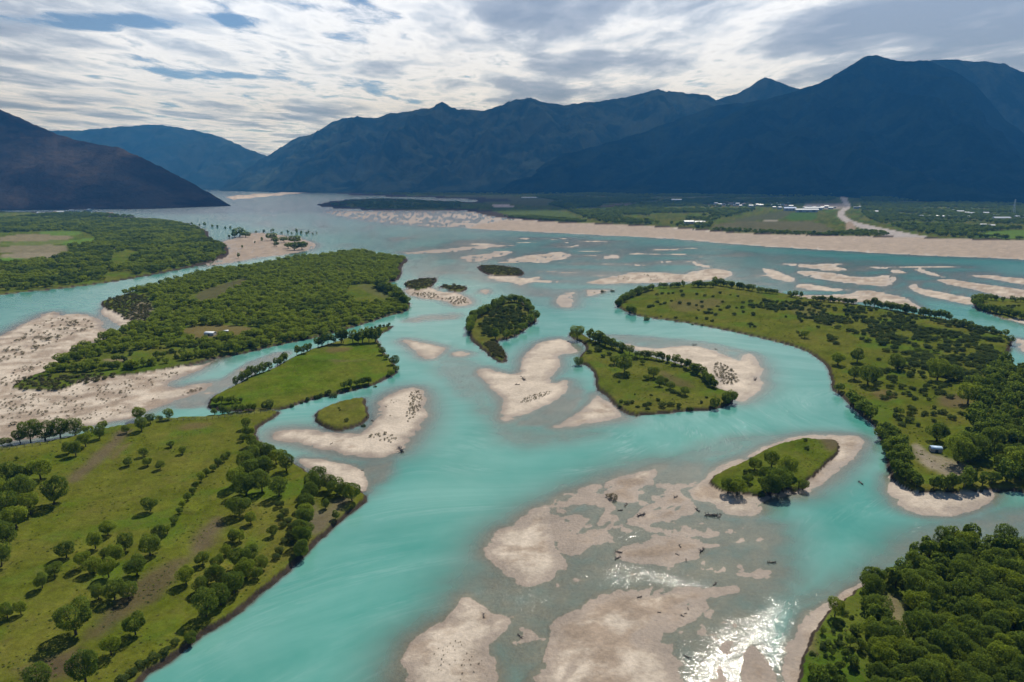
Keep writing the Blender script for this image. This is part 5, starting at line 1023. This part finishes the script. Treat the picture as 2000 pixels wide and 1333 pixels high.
house(1321, 394, 1, 'lone white shed among the dark far woods', None, 1.6, 0, 2.4); house(1955, 432, 1, 'long white roofed shed in the right edge village', None, 1.4, .05, 2.6)
def greenhouse(px, py, L_, label):
    x, y, z = place(px, py); o = empty('greenhouse', (x, y, z), .02); tag(o, label, 'greenhouse')
    for k in range(3):
        mb = MB(); arch(mb, L_, 13, .8, 5.0, 8, .1); mb.v = [(a, b + k * 15, c) for a, b, c in mb.v]; part('film_tunnel', mb, M_FILM, o, True)
        for sx in (-1, 1):
            mb = MB(); mb.box(sx * (L_ / 2 - .4) - .1, sx * (L_ / 2 - .4) + .1, k * 15 - 6.3, k * 15 + 6.3, 0, 3.4); part('end_wall', mb, M_FILM, o)
greenhouse(1054, 387, 220, 'long white greenhouses shining on the far valley floor'); greenhouse(1850, 425, 125, 'long white greenhouses left of the right edge village')
# pylon on the right hillside
x, y, z = place(1984, 386); py_ = empty('power_pylon', (x, y, z - 1), .3); tag(py_, 'pale lattice power pylon on the green hillside at the right edge', 'pylon')
for sx in (-1, 1):
    for sy in (-1, 1):
        mb = MB(); mb.tube([(sx * 4, sy * 4, 0), (sx * 1.2, sy * 1.2, 30), (sx * .4, sy * .4, 46)], [.45, .4, .3], 5); part('leg', mb, M_STEEL, py_)
for hz, w in ((30, 9), (37, 7.5), (43, 6)):
    mb = MB(); mb.tube([(-w, 0, hz), (0, 0, hz + 1.2), (w, 0, hz)], [.25, .5, .25], 5); part('cross_arm', mb, M_STEEL, py_)
for k in range(5):
    mb = MB(); a = 4 - k * .55; b = 4 - (k + 1) * .55; mb.tube([(-a, -a, k * 6), (b, -b, k * 6 + 6)], [.22, .22], 4); mb.tube([(a, -a, k * 6), (-b, -b, k * 6 + 6)], [.22, .22], 4); part('brace', mb, M_STEEL, py_)
# meadow fence
def fence(P, label, every=2.4):
    pts = [place(*p) for p in P]; o = empty('post_fence', pts[0]); tag(o, label, 'fence'); ox, oy, oz = pts[0]
    mb = MB(); mb.tube([(0, 0, -.3), (.02, 0, .75), (0, .01, 1.35)], [.10, .09, .07], 5); pm = mb.mesh('post', M_WOOD); d = 0; tops = []
    for (ax, ay, az), (bx, by, bz) in zip(pts[:-1], pts[1:]):
        L_ = math.hypot(bx - ax, by - ay)
        while d < L_:
            t = d / L_; x = ax + (bx - ax) * t + random.gauss(0, .08); y = ay + (by - ay) * t + random.gauss(0, .08); zz = float(ground_z(x, y)[0])
            c = link(bpy.data.objects.new('post', pm), o); c.location = (x - ox, y - oy, zz - oz); c.rotation_euler = (random.gauss(0, .06), random.gauss(0, .06), 0); tops.append((x - ox, y - oy, zz - oz)); d += every
        d -= L_
    for h in (.55, 1.05):
        mb = MB(); mb.tube([(a, b, c + h) for a, b, c in tops], [.02] * len(tops), 4); part('wire', mb, M_STEEL, o)
fence([(300,824),(405,820),(473,812),(520,806),(551,808)], 'weathered post fence along the upper edge of the left meadow'); fence([(-40,884),(35,876),(100,866)], 'short post fence beside the left sand flat')
# drift wood
def drift_proto(k):
    r = random.Random(300 + k); o = empty('driftwood', (0, 0, -500)); mb = MB()
    mb.tube([(-1.1, 0, .12), (-.3, .12, .26), (.5, -.05, .22), (1.2, .1, .12)], [.13, .17, .14, .06], 6); part('log', mb, M_WOOD, o, True)
    for j in range(6):
        a = r.uniform(0, 6.28); x0 = r.uniform(-.9, .9); l = r.uniform(.5, 1.1); mb = MB()
        p1 = (x0 + .5 * l * math.cos(a), .5 * l * math.sin(a), r.uniform(.3, .6)); p2 = (x0 + l * math.cos(a + .4), l * math.sin(a + .4), r.uniform(.1, .8))
        mb.tube([(x0, 0, .2), p1, p2], [.08, .055, .02], 5); mb.tube([p1, (p1[0] + r.uniform(-.5, .5), p1[1] + r.uniform(-.5, .5), p1[2] + r.uniform(-.1, .4))], [.045, .015], 4); part('branch', mb, M_WOOD, o)
    mb = MB()
    for j in range(9):
        a = 2 * math.pi * j / 9 + r.uniform(-.2, .2); mb.tube([(-1.05, 0, .15), (-1.25, .28 * math.cos(a), .2 + .26 * math.sin(a)), (-1.4, .55 * math.cos(a), .25 + .42 * math.sin(a))], [.07, .05, .015], 4)
    part('root', mb, M_WOOD, o); return o
DP = [drift_proto(k) for k in range(4)]
DW = [(1222,988,14,'upper'),(1212,998,11,0),(1254,1007,20,0),(1388,1008,26,0),(1405,1010,18,0),(1362,997,14,0),(1319,972,12,0),(1208,1079,15,0),(1206,1091,15,0),(1328,1067,11,0),(1370,1077,20,0),(1323,1084,9,0),(1340,1095,9,0),(1397,1142,14,0),(1250,1167,12,0),(1288,1197,8,0),(1344,1190,8,0),(1332,1203,9,0),(1339,1199,7,0),(1342,1284,16,0),(1016,1244,15,0),(945,1203,14,0),(1682,946,16,0),(1506,1100,18,0),(1022,741,18,0),(1010,752,10,0),(784,881,26,0),(1476,742,14,0),(1356,675,10,0),(1398,683,6,0),(707,920,6,0),(728,823,9,0),(648,867,7,0)]
WHERE = ['beside the dry bush at the gravel flat','just below the dry bush at the gravel flat','on the left side of the triangular brown bar','in the big tangle below the small tree islet, left part','in the big tangle below the small tree islet, right part','at the right tip of the triangular brown bar','near the top of the triangular brown bar','on the left tip of the lens shaped bar, upper','on the left tip of the lens shaped bar, lower','near the top of the lens shaped bar','on the right end of the lens shaped bar','near the lower edge of the lens shaped bar','at the lower right edge of the lens shaped bar','at the right horn of the broad brown bar','near the top of the broad brown bar','in the middle of the broad brown bar','rightmost of three bits on the broad brown bar','lowest of three bits on the broad brown bar','middle one of three bits on the broad brown bar','at the right edge of the broad brown bar by the glitter','in shallow water between the two bottom bars','on the stubbly bar at the bottom edge','on a small shoal right of the small tree islet','long piece on the sand streak right of the lens bar','on the long pale bar below the oval island, upper','on the long pale bar below the oval island, lower','at the lower tip of the hook shaped sandbar','at the right tip of the curved pale bar','on the upper edge of the curved pale bar','on the upper right edge of the curved pale bar','on the rounded bar at the meadow tip','in water between leaf shaped islet and hook bar','on the left arm of the hook shaped sandbar']
for i, ((a, b, w, _), wh) in enumerate(zip(DW, WHERE)):
    x, y, z = place(a, b); s = w * depth_of(x, y) / CF / 2.6; loc = (x, y, max(z, -.12) - .02 * s); rz = random.uniform(0, 6.28)
    if i < 4: o = DP[i]; o.location = loc; o.rotation_euler = (0, 0, rz); o.scale = (s, s, s * 1.1)
    else: o = copy_thing(DP[i % 4], loc, rz, (s, s, s * 1.1))
    tag(o, 'dark driftwood ' + wh, 'driftwood', 'driftwood stranded on the bars')

# ------------------------------------------------------------------ haze
def haze():
    m, nt, N, L, B = mat('haze'); N.remove(B)
    v = N.new('ShaderNodeVolumePrincipled'); v.inputs['Color'].default_value = (.08, .40, 1.0, 1); v.inputs['Absorption Color'].default_value = (.3, .3, .3, 1); v.inputs['Density'].default_value = 7.2e-5; v.inputs['Anisotropy'].default_value = 0.0
    L.new(v.outputs[0], N['Material Output'].inputs['Volume'])
    mb = MB(); mb.box(-17000, 19000, -1500, 15200, -40, 1640)
    o = link(bpy.data.objects.new('haze', mb.mesh('haze', m))); tag(o, 'thin blue mountain haze filling the valley', 'haze', None, 'stuff')
haze()
